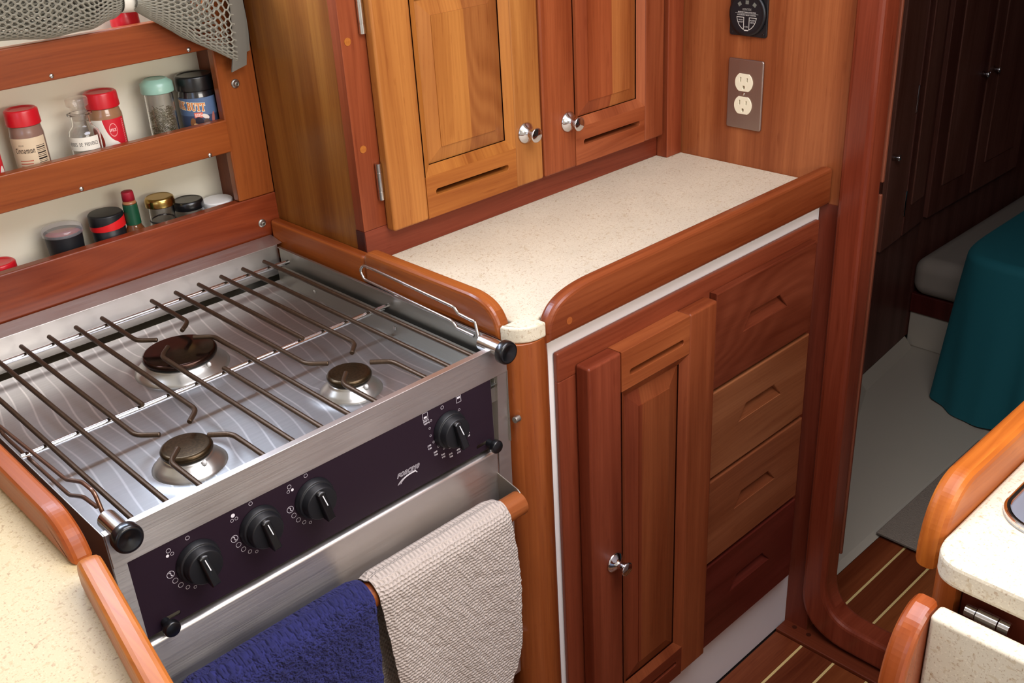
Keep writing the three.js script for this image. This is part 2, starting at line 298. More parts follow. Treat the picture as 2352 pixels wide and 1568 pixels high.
function frameDoor(p, x0, x1, y0, y1, z0, z1, op, ins, m, staves, slots) {   // op: opening [x0,x1,y0,y1]
  const [ox0, ox1, oy0, oy1] = op;
  part(p, 'stile', wbox(x0, ox0, y0, y1, z0, z1, 'y', 0.004), m.sl); part(p, 'stile', wbox(ox1, x1, y0, y1, z0, z1, 'y', 0.004), m.sr);
  part(p, 'rail', slotRail(ox0, ox1, y0 + 0.001, oy0, z0, z1 - 0.0002, slots[0]), m.rb); part(p, 'rail', slotRail(ox0, ox1, oy1, y1 - 0.001, z0, z1 - 0.0002, slots[1]), m.rt);
  part(p, 'molding', molding(ox0, ox1, oy0, oy1, z1 - 0.0003), m.mo || m.sr);
  raisedPanel(p, ox0 + 0.0145, ox1 - 0.0145, oy0 + 0.0145, oy1 - 0.0145, ins, z1 - 0.0105, z1 - 0.003, staves);
}
{ // wall cupboard over the counter
  const u = thing('wall_cupboard', 'two-door cherry wall cupboard standing on the speckled counter', 'cupboard', [0.87, CT, -0.43]);
  part(u, 'side_panel', wbox(0.539, 0.555, CT, 0.64, -0.5395, -0.329, 'y', 0.0004), wood(0x9c6830, 0, 0.4, 0.25));
  part(u, 'body', wbox(0.555, 1.2, 0.03, 0.64, -0.63, -0.40, 'y', 0), wood(DARK, 1));
  part(u, 'frame_stile', wbox(0.537, 0.578, 0.0627, 0.64, -0.328, -0.308, 'y', 0.001), wood(0x9e5434, 0)); part(u, 'rail_end', wbox(0.5366, 0.5375, CT + 0.001, 0.062, -0.328, -0.309, 'y', 0), wood(0x4e2420, 0));
  part(u, 'frame_stile', wbox(1.174, 1.2, CT + 0.0483, 0.64, -0.328, -0.308, 'y', 0.001), wood(0x94503a, 0));
  part(u, 'frame_rail', wbox(0.5377, 1.2, CT, 0.0625, -0.3285, -0.308, 'x', 0.001), wood(0x8e4632, 1));
  part(u, 'frame_rail', wbox(0.578, 1.174, 0.44, 0.64, -0.328, -0.308, 'x', 0.001), wood(0x9e5434, 1));
  for (const [x, y] of [[0.5415, 0.323], [0.5455, 0.179]]) part(u, 'plug', cyl([x + 0.006, y, -0.3085], [x + 0.006, y, -0.3073], 0.0052), wood(0xc8823c, 1));
  const s1 = wood(HONEY, 1), s2 = wood(0xc08444, 2);
  const d1 = sub(u, 'door', 'honey-toned raised panel door');
  frameDoor(d1, 0.5755, 0.877, 0.056, 0.44, -0.3078, -0.289, [0.640, 0.819, 0.119, 0.374], 0.022, { sl: s1, sr: wood(0xc2864a, 0), rb: wood(0xc07c3c, 1), rt: s2, mo: wood(0xc48440, 1) },
    [[0.735, wood(0xc88a4a, 1)], [1, wood(0xb07442, 2)]], [[0.657, 0.802, 0.0935, 0.0042], null]);
  chromeKnob(d1, [0.841, 0.138, -0.289]);
  for (const y of [0.103, 0.33]) part(d1, 'hinge', merge([cyl([0.570, y, -0.3035], [0.570, y + 0.052, -0.3035], 0.0040), ...[0, 0.014, 0.040].map(q => cyl([0.570, y + q + 0.0004, -0.3035], [0.570, y + q + (q === 0.014 ? 0.0252 : 0.0122), -0.3035], 0.0045))]), M.chromeSoft, { label: 'nickel barrel hinge' });
  const r1 = wood(0xa85c38, 0), d2 = sub(u, 'door', 'redder raised panel door');
  frameDoor(d2, 0.881, 1.177, 0.056, 0.44, -0.3078, -0.289, [0.953, 1.126, 0.119, 0.374], 0.022, { sl: r1, sr: wood(0x9c5638, 0), rb: wood(0xb06440, 1), rt: r1, mo: wood(0xb46a46, 0) },
    [[0.968, wood(0xa86440, 0)], [1.046, wood(0xaa5c38, 0)], [1.2, wood(0xc07c48, 1)]], [[0.972, 1.113, 0.092, 0.0042], null]);
  chromeKnob(d2, [0.936, 0.134, -0.289]);
}
{ // base cabinet
  const b = thing('base_cabinet', 'white galley base cabinet with mahogany face frame under the speckled counter', 'cabinet', [0.9, FL, -0.25]);
  part(b, 'carcass', merge([box(0.577, 1.2245, FL, -0.0075, -0.5, 0, 0.0008), box(0.541, 0.578, FL, -0.0075, -0.5, -0.061, 0)]), M.white);
  const fw = wood(0x8e4832, 0), f = new THREE.Shape();
  part(b, 'frame_stile', wbox(0.592, 0.632, -0.775, -0.086, 0.0003, 0.0085, 'y', 0.003), fw);
  part(b, 'frame_stile', wbox(1.186, 1.214, -0.775, -0.066, 0.0003, 0.0085, 'y', 0.003), wood(0x8a4230, 0));
  part(b, 'frame_stile', wbox(0.9, 0.93, -0.775, -0.066, 0.0003, 0.008, 'y', 0.001), fw);
  part(b, 'frame_rail', wbox(0.592, 1.214, -0.088, -0.0445, 0.0003, 0.009, 'x', 0.003), wood(0x964e36, 1));
  part(b, 'frame_rail', wbox(0.618, 1.2, -0.775, -0.74, 0.0003, 0.008, 'x', 0.001), fw);
  for (const y of [-0.236, -0.401, -0.576]) part(b, 'frame_rail', wbox(0.93, 1.186, y - 0.012, y + 0.012, 0.0003, 0.008, 'x', 0.001), wood(0x8a4230, 0));
  const d = sub(b, 'door', 'tall raised panel door with vent slots');
  const q = wood(0x9a5434, 0);
  frameDoor(d, 0.6235, 0.9025, -0.7515, -0.0715, 0.0092, 0.034, [0.6885, 0.8375, -0.6915, -0.1335], 0.026, { sl: wood(0x924a34, 0), sr: q, rb: wood(0x86402c, 1), rt: wood(0xa65e38, 1), mo: q },
    [[0.735, wood(0x8c462e, 0)], [1, wood(0x9c5836, 1)]], [[0.7055, 0.8235, -0.7185, 0.0042], [0.7055, 0.8235, -0.1095, 0.0045]]);
  chromeKnob(d, [0.6695, -0.4115, 0.034]);
  const tones = [[0x84442f, 'red-brown drawer front'], [0xa66c4a, 'light tan drawer front'], [0x9c6042, 'tan-brown drawer front'], [0x6e2e26, 'dark red drawer front']];
  [[-0.233, -0.070], [-0.398, -0.239], [-0.572, -0.405], [-0.758, -0.580]].forEach(([y0, y1], i) => {
    const g = sub(b, 'drawer', tones[i][1]), m = wood(tones[i][0], i ? 1 : 2);
    const yc = [-0.158, -0.322, -0.494, -0.672][i], x0 = 0.99, x1 = 1.108, tl = 1.008, trr = 1.086, h = 0.026, zf = 0.0225;
    const s = shape([[0.915, y0], [1.187, y0], [1.187, y1], [0.915, y1]]); s.holes.push(shape([[x0, yc], [x1, yc], [trr, yc + h], [tl, yc + h]]));
    part(g, 'front', uvBox(extrude(s, 0.0135, 0.0024, 'xy', 0.009), 'x'), m);
    const zi = zf - 0.0125, e = 0.0012;
    part(g, 'finger_pull', uvBox(polys([[[x0 - e, yc - e, zf - 0.0005], [x1 + e, yc - e, zf - 0.0005], [trr, yc + h, zi], [tl, yc + h, zi]], [[tl - e, yc + h + e, zi], [trr + e, yc + h + e, zi], [trr + e, yc + h + e, zf], [tl - e, yc + h + e, zf]],
      [[x0 - e, yc - e, zf - 0.0005], [tl - e, yc + h + e, zi], [tl - e, yc + h + e, zf - 0.0005]], [[x1 + e, yc - e, zf - 0.0005], [trr + e, yc + h + e, zf - 0.0005], [trr + e, yc + h + e, zi]]]), 'x'), m);
  });
  single('corner_post', 'rounded varnished wooden post at the counter corner by the stove', 'post', uvBox((() => { const s = new THREE.Shape(); s.moveTo(0.5765, -0.06); s.lineTo(0.5765, 0.0); s.absarc(0.5525, -0.02, 0.0365, 0.853, Math.PI, false); s.lineTo(0.516, -0.06); s.closePath(); return extrude(s, -0.007 - FL, 0.001, 'xz', FL, 32); })(), 'y'), wood(0xa65e32, 0, 0.28, 0.5));
}
// ------------------------------------------------------------------ counters and fiddle rails
{
  const s = new THREE.Shape(); s.moveTo(1.2248, -0.32); s.lineTo(1.2248, 0.0); s.lineTo(0.5655, 0.0); s.lineTo(0.5655, 0.0165); s.lineTo(0.556, 0.0165); s.absarc(0.556, -0.0195, 0.036, Math.PI / 2, Math.PI - 0.09); s.lineTo(0.5402, -0.016); s.lineTo(0.5402, -0.32); s.closePath();
  single('countertop', 'speckled cream counter slab with a rounded corner beside the stove', 'countertop', uvBox(extrude(s, 0.0215, 0.003, 'xz', -0.0069, 24), 'x', [0, 0]), M.counter);
  const f = new THREE.Shape(); f.moveTo(0.566, -0.017); f.lineTo(1.2235, -0.017); f.lineTo(1.2235, 0.036); f.quadraticCurveTo(1.2235, 0.0445, 1.214, 0.0445); f.lineTo(0.66, 0.0445); f.quadraticCurveTo(0.60, 0.0445, 0.58, 0.026); f.quadraticCurveTo(0.566, 0.012, 0.566, -0.005); f.closePath();
  const fr = thing('fiddle_rail', 'long varnished fiddle rail along the front of the speckled counter', 'rail', [0.9, -0.017, 0.01]);
  part(fr, 'rail', uvBox(extrude(f, 0.0195, 0.006, 'xy', 0.0006, 16), 'x'), wood(0x9a5432, 0, 0.32, 0.35));
  part(fr, 'plug', cyl([0.605, 0.002, 0.0195], [0.605, 0.002, 0.0205], 0.005), wood(0xb86c3a, 1));
  const g = new THREE.Shape(); g.moveTo(-0.292, -0.006); g.lineTo(-0.292, 0.034); g.quadraticCurveTo(-0.29, 0.0445, -0.278, 0.0445); g.lineTo(-0.07, 0.0445); g.quadraticCurveTo(-0.02, 0.042, -0.0165, 0.0); g.lineTo(-0.0165, -0.006); g.closePath();
  single('fiddle_rail', 'varnished fiddle rail with rounded end between stove and counter', 'rail', uvBox(extrude(g, 0.0215, 0.006, 'zy', 0.518, 16), 'z'), wood(0xa65e2c, 0, 0.3, 0.45));
  single('fiddle_rail', 'short wooden rail along the foot of the wall cupboard side', 'rail', wbox(0.5215, 0.5385, -0.03, 0.034, -0.539, -0.2975, 'z', 0.005), wood(0xb0622e, 0, 0.4, 0.18));
  single('ledge', 'wooden ledge strip under the short wall rail behind the stove', 'ledge', wbox(0.5235, 0.5365, -0.5, -0.031, -0.539, -0.10, 'z', 0.001), wood(0x8a4a30, 0));
  // counter left of the stove
  const l = new THREE.Shape(); l.moveTo(-0.9, -0.539); l.lineTo(-0.034, -0.539); l.lineTo(-0.034, 0.082); l.lineTo(-0.075, 0.36); l.lineTo(-0.9, 0.36); l.closePath();
  single('countertop', 'pale speckled counter on the other side of the stove from the drawers', 'countertop', uvBox(extrude(l, 0.0215, 0.003, 'xz', -0.0069), 'x', [0.1, 0.2]), phy(0xd9c190, 0.42, { map: speckTex, specularIntensity: 0.5 }));
  const lb = new THREE.Shape(); lb.moveTo(-0.9, -0.539); lb.lineTo(-0.036, -0.539); lb.lineTo(-0.036, 0.082); lb.lineTo(-0.077, 0.358); lb.lineTo(-0.9, 0.358); lb.closePath();
  single('base_cabinet', 'cabinet under the pale counter on the far side of the stove', 'cabinet', uvBox(extrude(lb, -0.007 - FL, 0, 'xz', FL), 'y'), wood(RED, 0));
  const h = new THREE.Shape(); h.moveTo(-0.538, 0.0148); h.lineTo(-0.538, 0.05); h.lineTo(-0.012, 0.051); h.quadraticCurveTo(0.03, 0.050, 0.043, 0.020); h.lineTo(0.044, 0.0148); h.closePath();
  single('fiddle_rail', 'varnished fiddle rail with rounded end beside the stove and pale counter', 'rail', uvBox(extrude(h, 0.02, 0.006, 'zy', -0.0445, 16), 'z'), wood(0xb8642c, 0, 0.4, 0.18));
  const k = new THREE.Shape(); k.moveTo(0, 0.0148); k.lineTo(0, 0.032); k.quadraticCurveTo(0.004, 0.05, 0.022, 0.05); k.lineTo(0.285, 0.05); k.lineTo(0.285, 0.0148); k.closePath();
  const kg = extrude(k, 0.02, 0.006, 'zy', -0.01, 16); kg.rotateY(-0.150); kg.translate(-0.0405, 0, 0.076);
  single('fiddle_rail', 'angled varnished fiddle rail next to the blue towel', 'rail', uvBox(kg, 'z'), wood(0xc87a34, 1, 0.4, 0.18));
}

single('added_reflector_box', 'pale blue-grey box added out of view for the stove steel to mirror', 'reflector box', new RoundedBoxGeometry(0.5, 0.5, 0.55, 4, 0.02).translate(0.16, FL + 0.25, 1.5), std(0xaebfd8, 0.5));  // unseen box, added so the stove steel reflects something pale and bluish

// ------------------------------------------------------------------ spice rack and jars
{
  const r = thing('spice_rack', 'wooden spice rack with three rails on the cream wall behind the stove', 'rack', [0, 0, -0.59]);
  const rw = wood(0xa4562c, 1, 0.34, 0.4), rw2 = wood(0xa8602f, 1, 0.34, 0.4), X0 = -0.85;
  part(r, 'back_panel', box(X0, 0.538, 0.0, 0.6, -0.639, -0.63, 0), M.cream);
  for (const y of [0.012, 0.152, 0.302]) part(r, 'shelf', box(X0, 0.538, y, y + 0.009, -0.63, -0.555, 0.001), M.cream);
  part(r, 'rail', wbox(X0, 0.48, 0.302, 0.351, -0.5555, -0.54, 'x', 0.002), rw);
  part(r, 'rail', wbox(X0, 0.48, 0.152, 0.2, -0.5555, -0.54, 'x', 0.002), wood(0xaa5e2c, 1, 0.34, 0.4));
  const s = new THREE.Shape(); s.moveTo(-0.5555, -0.01); s.lineTo(-0.5555, 0.074); s.lineTo(-0.542, 0.074); s.quadraticCurveTo(-0.54, 0.074, -0.54, 0.071); s.lineTo(-0.5395, 0.04); s.quadraticCurveTo(-0.538, 0.026, -0.5425, 0.012); s.quadraticCurveTo(-0.546, 0.0, -0.55, -0.01); s.closePath();
  part(r, 'rail', uvBox(extrude(s, 0.539 - X0, 0, 'zy', X0, 12), 'x'), wood(0x98492a, 2, 0.34, 0.4));
  part(r, 'post', wbox(0.477, 0.539, 0.0745, 0.62, -0.556, -0.5402, 'y', 0.002), rw2);
  part(r, 'cheek', wbox(0.498, 0.538, 0.02, 0.62, -0.63, -0.5565, 'y', 0), wood(0x8e4c2a, 0));
  for (const [x, y] of [[0.249, 0.308], [0.442, 0.307], [0.444, 0.156], [0.251, 0.157]]) {
    const k = part(r, 'screw', lathe([[0, 0.0014], [0.0018, 0.0012], [0.0031, 0.0003], [0.0032, -0.001], [0, -0.001]], [x, y, -0.5395], [0, 0, 1], 20), M.chromeSoft, { label: 'small steel screw' });
    part(k, 'cross_recess', merge([box(x - 0.0014, x + 0.0014, y - 0.0003, y + 0.0003, -0.5388, -0.5378, 0), box(x - 0.0003, x + 0.0003, y - 0.0014, y + 0.0014, -0.5388, -0.5378, 0)]), M.steelDull);
  }
  for (const [x, y] of [[0.5035, 0.248], [0.508, 0.032]]) {
    const k = part(r, 'snap_stud', lathe([[0, 0], [0.0065, 0], [0.0065, 0.001], [0.005, 0.0018], [0.0042, 0.0022], [0.0035, 0.0055], [0.0026, 0.006], [0.0021, 0.0055], [0.0020, 0.0012], [0, 0.0012]], [x, y, -0.5395], [0, 0, 1], 24), M.steelDull, { label: 'steel snap stud' });
  }
}
const Z0 = -0.589;
function labelBand(p, cx, cz, r, y0, y1, a0, a1, draw, tw, th, rTop = r) {   // curved paper label, angles in radians about +y, 0 = +z
  const n = 28, g = grid(n, 1, (u, v) => { const a = a0 + (a1 - a0) * u, R = (v ? rTop : r); return [cx + R * Math.sin(a), y0 + (y1 - y0) * v, cz + R * Math.cos(a)]; });
  return part(p, 'label', g, std(0xffffff, 0.45, { map: canvasTex(tw, th, draw) }), { label: 'printed paper label' });
}
function hollow(pts, t = 0.0014) {   // closed glass wall from an outer profile that runs bottom to top
  const inn = pts.map(([r0, y], i) => [Math.max(r0 - t, 0), y + (y < pts[0][1] + 0.004 ? 0.003 : 0)]).reverse(); return [...pts, ...inn];
}
const CAM = -0.55;   // labels face roughly towards the aisle
function redLid(p, cx, cz, r, y0, y1) {
  part(p, 'lid', lathe([[0, y0 + 0.001], [r - 0.001, y0], [r, y0 + 0.001], [r - 0.0008, y1 - 0.002], [r - 0.003, y1], [r - 0.0055, y1 - 0.0003], [r - 0.007, y1 - 0.0018], [0, y1 - 0.0022]], [cx, 0, cz]), M.redCap, { label: 'red plastic lid' });
}
const jarBody = (r, y0, y1, neck) => [[0, y0], [r - 0.003, y0], [r, y0 + 0.003], [r, y1 - 0.012], [r - 0.001, y1 - 0.008], [neck, y1 - 0.002], [neck, y1]];
{
  const S = 0.1615, L = 0.0215;
  { // cinnamon
    const cx = 0.216, g = thing('spice_jar', 'red-lidded jar of brown spice with tan label and bar code', 'jar', [cx, S, Z0]);
    part(g, 'body', lathe(jarBody(0.0215, S, 0.246, 0.02), [cx, 0, Z0]), phy(0x8a6a5c, 0.25, { clearcoat: 0.6, clearcoatRoughness: 0.05 }));
    redLid(g, cx, Z0, 0.022, 0.2455, 0.2665);
    labelBand(g, cx, Z0, 0.0218, S + 0.002, 0.231, CAM - 1.25, CAM + 1.35, (c, w, h) => {
      c.fillStyle = '#dcc6a4'; c.fillRect(0, 0, w, h); c.fillStyle = '#3a2a20'; c.font = 'bold 60px sans-serif'; c.fillText('Cinnamon', 130, 122); c.font = '20px sans-serif'; c.fillText('GROUND', 200, 64);
      c.fillStyle = '#c06048'; for (let i = 0; i < 3; i++) c.fillRect(170, 180 + i * 24, 200 - i * 12, 8); c.fillStyle = '#8a7058'; for (let i = 0; i < 3; i++) c.fillRect(180, 290 + i * 20, 210 - i * 20, 6);
      c.fillStyle = '#241c18'; let y = 70; for (const q of [4, 9, 5, 3, 10, 4, 6, 12, 3, 5, 9, 4, 7, 5]) { c.fillRect(450, y, 150, q); y += q + 9; }
    }, 640, 420);
  }
  { // corked glass bottle
    const cx = 0.2865, z = -0.5785, g = thing('glass_bottle', 'empty clear glass bottle with round stopper and white herb label', 'bottle', [cx, S, z]);
    part(g, 'body', lathe(hollow([[0, S], [0.019, S], [0.0205, S + 0.003], [0.0205, 0.216], [0.0195, 0.222], [0.0135, 0.229], [0.0125, 0.232], [0.0125, 0.243], [0.0165, 0.2445], [0.0165, 0.2465], [0.0125, 0.2475]]), [cx, 0, z]), M.glass);
    part(g, 'stopper', lathe([[0, 0.236], [0.0095, 0.237], [0.0105, 0.2485], [0.0105, 0.255], [0.0145, 0.257], [0.0148, 0.265], [0.0135, 0.267], [0, 0.2675]], [cx, 0, z]), phy(0xf6f2ec, 0.06, { transmission: 0.92, thickness: 0, ior: 1.45 }));
    labelBand(g, cx, z, 0.0208, 0.1995, 0.2175, CAM - 1.2, CAM + 1.1, (c, w, h) => { c.fillStyle = '#eeeada'; c.fillRect(0, 0, w, h); c.fillStyle = '#4a4844'; c.font = 'bold 46px monospace'; c.fillText('HERBES DE PROVENCE', 34, 84); }, 560, 128);
  }
  { // paprika jar
    const cx = 0.329, z = -0.601, g = thing('spice_jar', 'red-lidded jar with red and white pepper label beside the glass bottle', 'jar', [cx, S, z]);
    part(g, 'body', lathe(jarBody(0.0235, S, 0.2435, 0.021), [cx, 0, z]), phy(0x9a7050, 0.2, { clearcoat: 0.6, clearcoatRoughness: 0.05 }));
    redLid(g, cx, z, 0.0232, 0.243, 0.2645);
    labelBand(g, cx, z, 0.0238, S + 0.001, 0.229, CAM - 1.3, CAM + 1.35, (c, w, h) => {
      c.fillStyle = '#f3ecdc'; c.fillRect(0, 0, w, h); c.fillStyle = '#cf1c2c'; c.beginPath(); c.moveTo(300, 0); c.quadraticCurveTo(330, 150, 430, 190); c.quadraticCurveTo(540, 230, 560, 330); c.lineTo(640, 330); c.lineTo(640, 0); c.closePath(); c.fill();
      c.strokeStyle = '#f0a8a0'; c.lineWidth = 7; c.beginPath(); c.arc(430, 95, 55, 0, 7); c.stroke(); c.fillStyle = '#f6d4cc'; c.font = 'bold 36px sans-serif'; c.fillText('SPICE', 374, 108);
      c.fillStyle = '#8c2c1e'; c.beginPath(); c.ellipse(215, 150, 52, 100, -0.45, 0, 7); c.fill(); c.fillStyle = '#d8d29a'; c.beginPath(); c.ellipse(280, 320, 150, 80, 0.2, 0, 7); c.fill(); c.fillStyle = '#f0a8a0'; for (let i = 0; i < 16; i++) c.fillRect(590, 20 + i * 18, 24, 8);
    }, 640, 420);
  }
  { // green lid herb jar
    const cx = 0.407, z = Z0, g = thing('herb_jar', 'clear jar of dried grey herb stalks with pale green lid', 'jar', [cx, S, z]);
    part(g, 'body', lathe(hollow([[0, S], [0.022, S], [0.0235, S + 0.003], [0.0235, S + 0.012], [0.0205, S + 0.02], [0.0200, 0.25]]), [cx, 0, z]), M.glass);
    part(g, 'lid', lathe([[0, 0.2495], [0.0226, 0.249], [0.0232, 0.25], [0.0226, 0.2625], [0.0150, 0.2685], [0.0135, 0.2675], [0, 0.267]], [cx, 0, z]), phy(0x8fb8a4, 0.35, { clearcoat: 0.2 }), { label: 'pale green plastic lid' });
    const st = []; for (let i = 0; i < 520; i++) { const a = rnd() * 6.283, R = 0.0165 * Math.sqrt(0.35 + 0.65 * rnd()), y = S + 0.006 + rnd() * 0.058, t = rnd() * 6.283, e = (rnd() - 0.5) * 1.6, l = 0.004 + rnd() * 0.005; const x = cx + R * Math.sin(a), zz = z + R * Math.cos(a); st.push(cyl([x - l / 2 * Math.cos(t) * Math.cos(e), y - l / 2 * Math.sin(e), zz - l / 2 * Math.sin(t) * Math.cos(e)], [x + l / 2 * Math.cos(t) * Math.cos(e), y + l / 2 * Math.sin(e), zz + l / 2 * Math.sin(t) * Math.cos(e)], 0.00055, 0.00045, 4)); }
    part(g, 'dried_herb', merge(st), std(0x8f8668, 0.85), { kind: 'stuff', label: 'dried herb stalks' });
  }
  { // rub shaker with dark lid
    const cx = 0.4655, z = Z0, g = thing('spice_jar', 'wide black-lidded seasoning jar with blue picture label', 'jar', [cx, S, z]);
    part(g, 'body', lathe(jarBody(0.0275, S, 0.243, 0.0255), [cx, 0, z]), phy(0x17181c, 0.2, { clearcoat: 0.8, clearcoatRoughness: 0.05 }));
    part(g, 'lid', lathe([[0, 0.243], [0.0278, 0.2425], [0.0282, 0.2435], [0.0278, 0.261], [0.026, 0.2635], [0.0235, 0.2632], [0.0225, 0.262], [0, 0.2618]], [cx, 0, z]), M.blackPlastic, { label: 'black plastic lid' });
    labelBand(g, cx, z, 0.0278, S + 0.001, 0.2335, CAM - 1.3, CAM + 1.15, (c, w, h) => {
      c.fillStyle = '#5a7090'; c.fillRect(0, 0, w, h); c.fillStyle = '#3a4660'; c.fillRect(0, 150, w, 270);
      c.save(); c.rotate(0.07); c.font = 'bold 92px serif'; c.lineWidth = 11; c.strokeStyle = '#f4e4c0'; c.strokeText('PORK BUTT', -90, 84); c.fillStyle = '#d8701c'; c.fillText('PORK BUTT', -90, 84); c.restore();
      c.fillStyle = '#e86a50'; c.fillRect(280, 122, 118, 44); c.fillStyle = '#fff0e4'; c.font = 'bold 38px serif'; c.fillText('RIBS', 290, 157);
      const b = [['#8a5a34', 250, 215, 46, 48], ['#2a2430', 340, 205, 60, 44], ['#e6b880', 310, 238, 60, 18], ['#d8a030', 330, 290, 120, 40], ['#e8ddd0', 430, 160, 50, 20], ['#5a4238', 440, 220, 50, 40], ['#b06a60', 540, 190, 24, 60]];
      for (const [f, x, y, rx, ry] of b) { c.fillStyle = f; c.beginPath(); c.ellipse(x, y, rx, ry, 0.3, 0, 7); c.fill(); }
    }, 640, 420);
  }
  { // jar cut by the frame
    const cx = 0.1535, g = thing('spice_jar', 'jar with red and white label standing next to the tan-labelled jar', 'jar', [cx, S, Z0]);
    part(g, 'body', lathe(jarBody(0.0225, S, 0.2435, 0.021), [cx, 0, Z0]), phy(0x9a7050, 0.2, { clearcoat: 0.6 })); redLid(g, cx, Z0, 0.0225, 0.243, 0.2645);
    labelBand(g, cx, Z0, 0.0228, S + 0.001, 0.229, CAM - 1.3, CAM + 1.6, (c, w, h) => { c.fillStyle = '#f3ecdc'; c.fillRect(0, 0, w, h); c.fillStyle = '#cf1c2c'; c.fillRect(300, 0, 340, h); c.fillStyle = '#f3ecdc'; c.beginPath(); c.ellipse(560, 320, 60, 160, 0.2, 0, 7); c.fill(); }, 640, 420);
  }
  { // top shelf jar behind the net
    const cx = 0.382, z = -0.59, g = thing('spice_jar', 'red-lidded jar on the top shelf under the white strap', 'jar', [cx, 0.3115, z]);
    part(g, 'body', lathe([[0, 0.3115], [0.019, 0.3115], [0.02, 0.314], [0.02, 0.343], [0.018, 0.346]], [cx, 0, z]), phy(0x7a1820, 0.25, { clearcoat: 0.4 })); redLid(g, cx, z, 0.0195, 0.345, 0.367);
  }
  { // lower shelf
    let cx = 0.2285, z = Z0, g = thing('lidded_tub', 'small black tub with clear domed lid on the lowest shelf', 'tub', [cx, L, z]);
    part(g, 'body', lathe([[0, L], [0.02, L], [0.0215, L + 0.002], [0.0255, 0.0915], [0.0245, 0.0915], [0.0205, 0.03], [0, 0.028]], [cx, 0, z]), phy(0x14161a, 0.5));
    part(g, 'lid', lathe([[0.026, 0.088], [0.0275, 0.089], [0.0275, 0.0945], [0.0255, 0.0985], [0.0225, 0.0975], [0, 0.0975]], [cx, 0, z]), phy(0xf4f4f8, 0.08, { transmission: 0.85, thickness: 0 }), { label: 'clear plastic lid' });
    part(g, 'contents', lathe([[0, 0.0865], [0.0238, 0.0865], [0.0238, 0.088], [0.012, 0.0895], [0, 0.0905]], [cx, 0, z]), std(0xa83a2c, 0.7), { label: 'red contents under the lid' });
    cx = 0.2925; g = thing('spice_jar', 'matte black tapered jar with slanted red band', 'jar', [cx, L, z]);
    part(g, 'body', lathe([[0, L], [0.0195, L], [0.021, L + 0.003], [0.0238, 0.084], [0, 0.084]], [cx, 0, z]), M.blackSatin);
    part(g, 'lid', lathe([[0.0244, 0.0835], [0.0247, 0.0845], [0.0243, 0.099], [0.0225, 0.1012], [0, 0.1015]], [cx, 0, z]), M.blackSatin, { label: 'black lid' });
    part(g, 'red_band', grid(48, 1, (u, v) => { const a = u * 6.2832, c = Math.cos(a + CAM - 0.9); return [cx + 0.02475 * Math.sin(a), (v ? 0.0905 + 0.0045 * c : 0.0795) + 0.001 * c, z + 0.02475 * Math.cos(a)]; }), std(0xd81c20, 0.4, { side: THREE.DoubleSide }), { label: 'bright red band' });
    cx = 0.326; z = -0.578; g = thing('sauce_bottle', 'tiny sauce bottle with red cap and green neck wrap', 'bottle', [cx, L, z]);
    part(g, 'body', lathe([[0, L], [0.016, L], [0.017, L + 0.002], [0.017, 0.06], [0.014, 0.067], [0.0105, 0.074], [0.0098, 0.08], [0.0098, 0.108]], [cx, 0, z]), phy(0xb87a4a, 0.05, { transmission: 0.8, thickness: 0 }));
    part(g, 'neck_wrap', lathe([[0.0106, 0.077], [0.0108, 0.0775], [0.0102, 0.1065], [0.0098, 0.107]], [cx, 0, z]), std(0x0d4a30, 0.4, { side: THREE.DoubleSide }), { label: 'green foil neck wrap' });
    part(g, 'collar', lathe([[0, 0.107], [0.009, 0.107], [0.0095, 0.108], [0.0085, 0.112], [0, 0.112]], [cx, 0, z]), std(0xa06a44, 0.3));
    part(g, 'cap', lathe([[0, 0.112], [0.0088, 0.112], [0.0086, 0.1235], [0.0076, 0.1255], [0, 0.126]], [cx, 0, z], [0, 1, 0], 12), phy(0xa0182c, 0.45), { label: 'faceted red cap' });
    z = Z0; cx = 0.3755; g = thing('glass_jar', 'small empty glass jar with gold lid on the lowest shelf', 'jar', [cx, L, z]);
    part(g, 'body', lathe(hollow([[0, L], [0.018, L], [0.02, L + 0.003], [0.02, 0.06], [0.0185, 0.066], [0.0185, 0.092]]), [cx, 0, z]), M.glass);
    part(g, 'rim_ring', lathe([[0.0188, 0.0655], [0.0196, 0.0665], [0.0188, 0.0675]], [cx, 0, z]), std(0x1c1c20, 0.4));
    part(g, 'lid', lathe([[0, 0.0895], [0.0212, 0.0885], [0.0218, 0.0895], [0.0216, 0.0965], [0.0205, 0.1005], [0.018, 0.1022], [0.0165, 0.1015], [0, 0.1018]], [cx, 0, z]), std(0xb89a58, 0.22, { metalness: 1 }), { label: 'gold metal lid' });
    cx = 0.4185; g = thing('glass_jar', 'low glass jar with black lid beside the gold-lidded one', 'jar', [cx, L, z]);
    part(g, 'body', lathe(hollow([[0, L], [0.021, L], [0.0225, L + 0.003], [0.0228, 0.066], [0.0205, 0.072], [0.0205, 0.076]]), [cx, 0, z]), M.glass);
    part(g, 'lid', lathe([[0, 0.0735], [0.0224, 0.0725], [0.023, 0.0735], [0.0228, 0.0815], [0.0218, 0.0848], [0.0195, 0.0858], [0.0185, 0.0848], [0, 0.085]], [cx, 0, z]), M.blackPlastic, { label: 'glossy black metal lid' });
    cx = 0.4665; g = thing('glass_jar', 'low jar with white lid in the corner of the lowest shelf', 'jar', [cx, L, z]);
    part(g, 'body', lathe(hollow([[0, L], [0.021, L], [0.0222, L + 0.003], [0.0222, 0.055], [0.0205, 0.06], [0.0205, 0.064]]), [cx, 0, z]), M.glass);
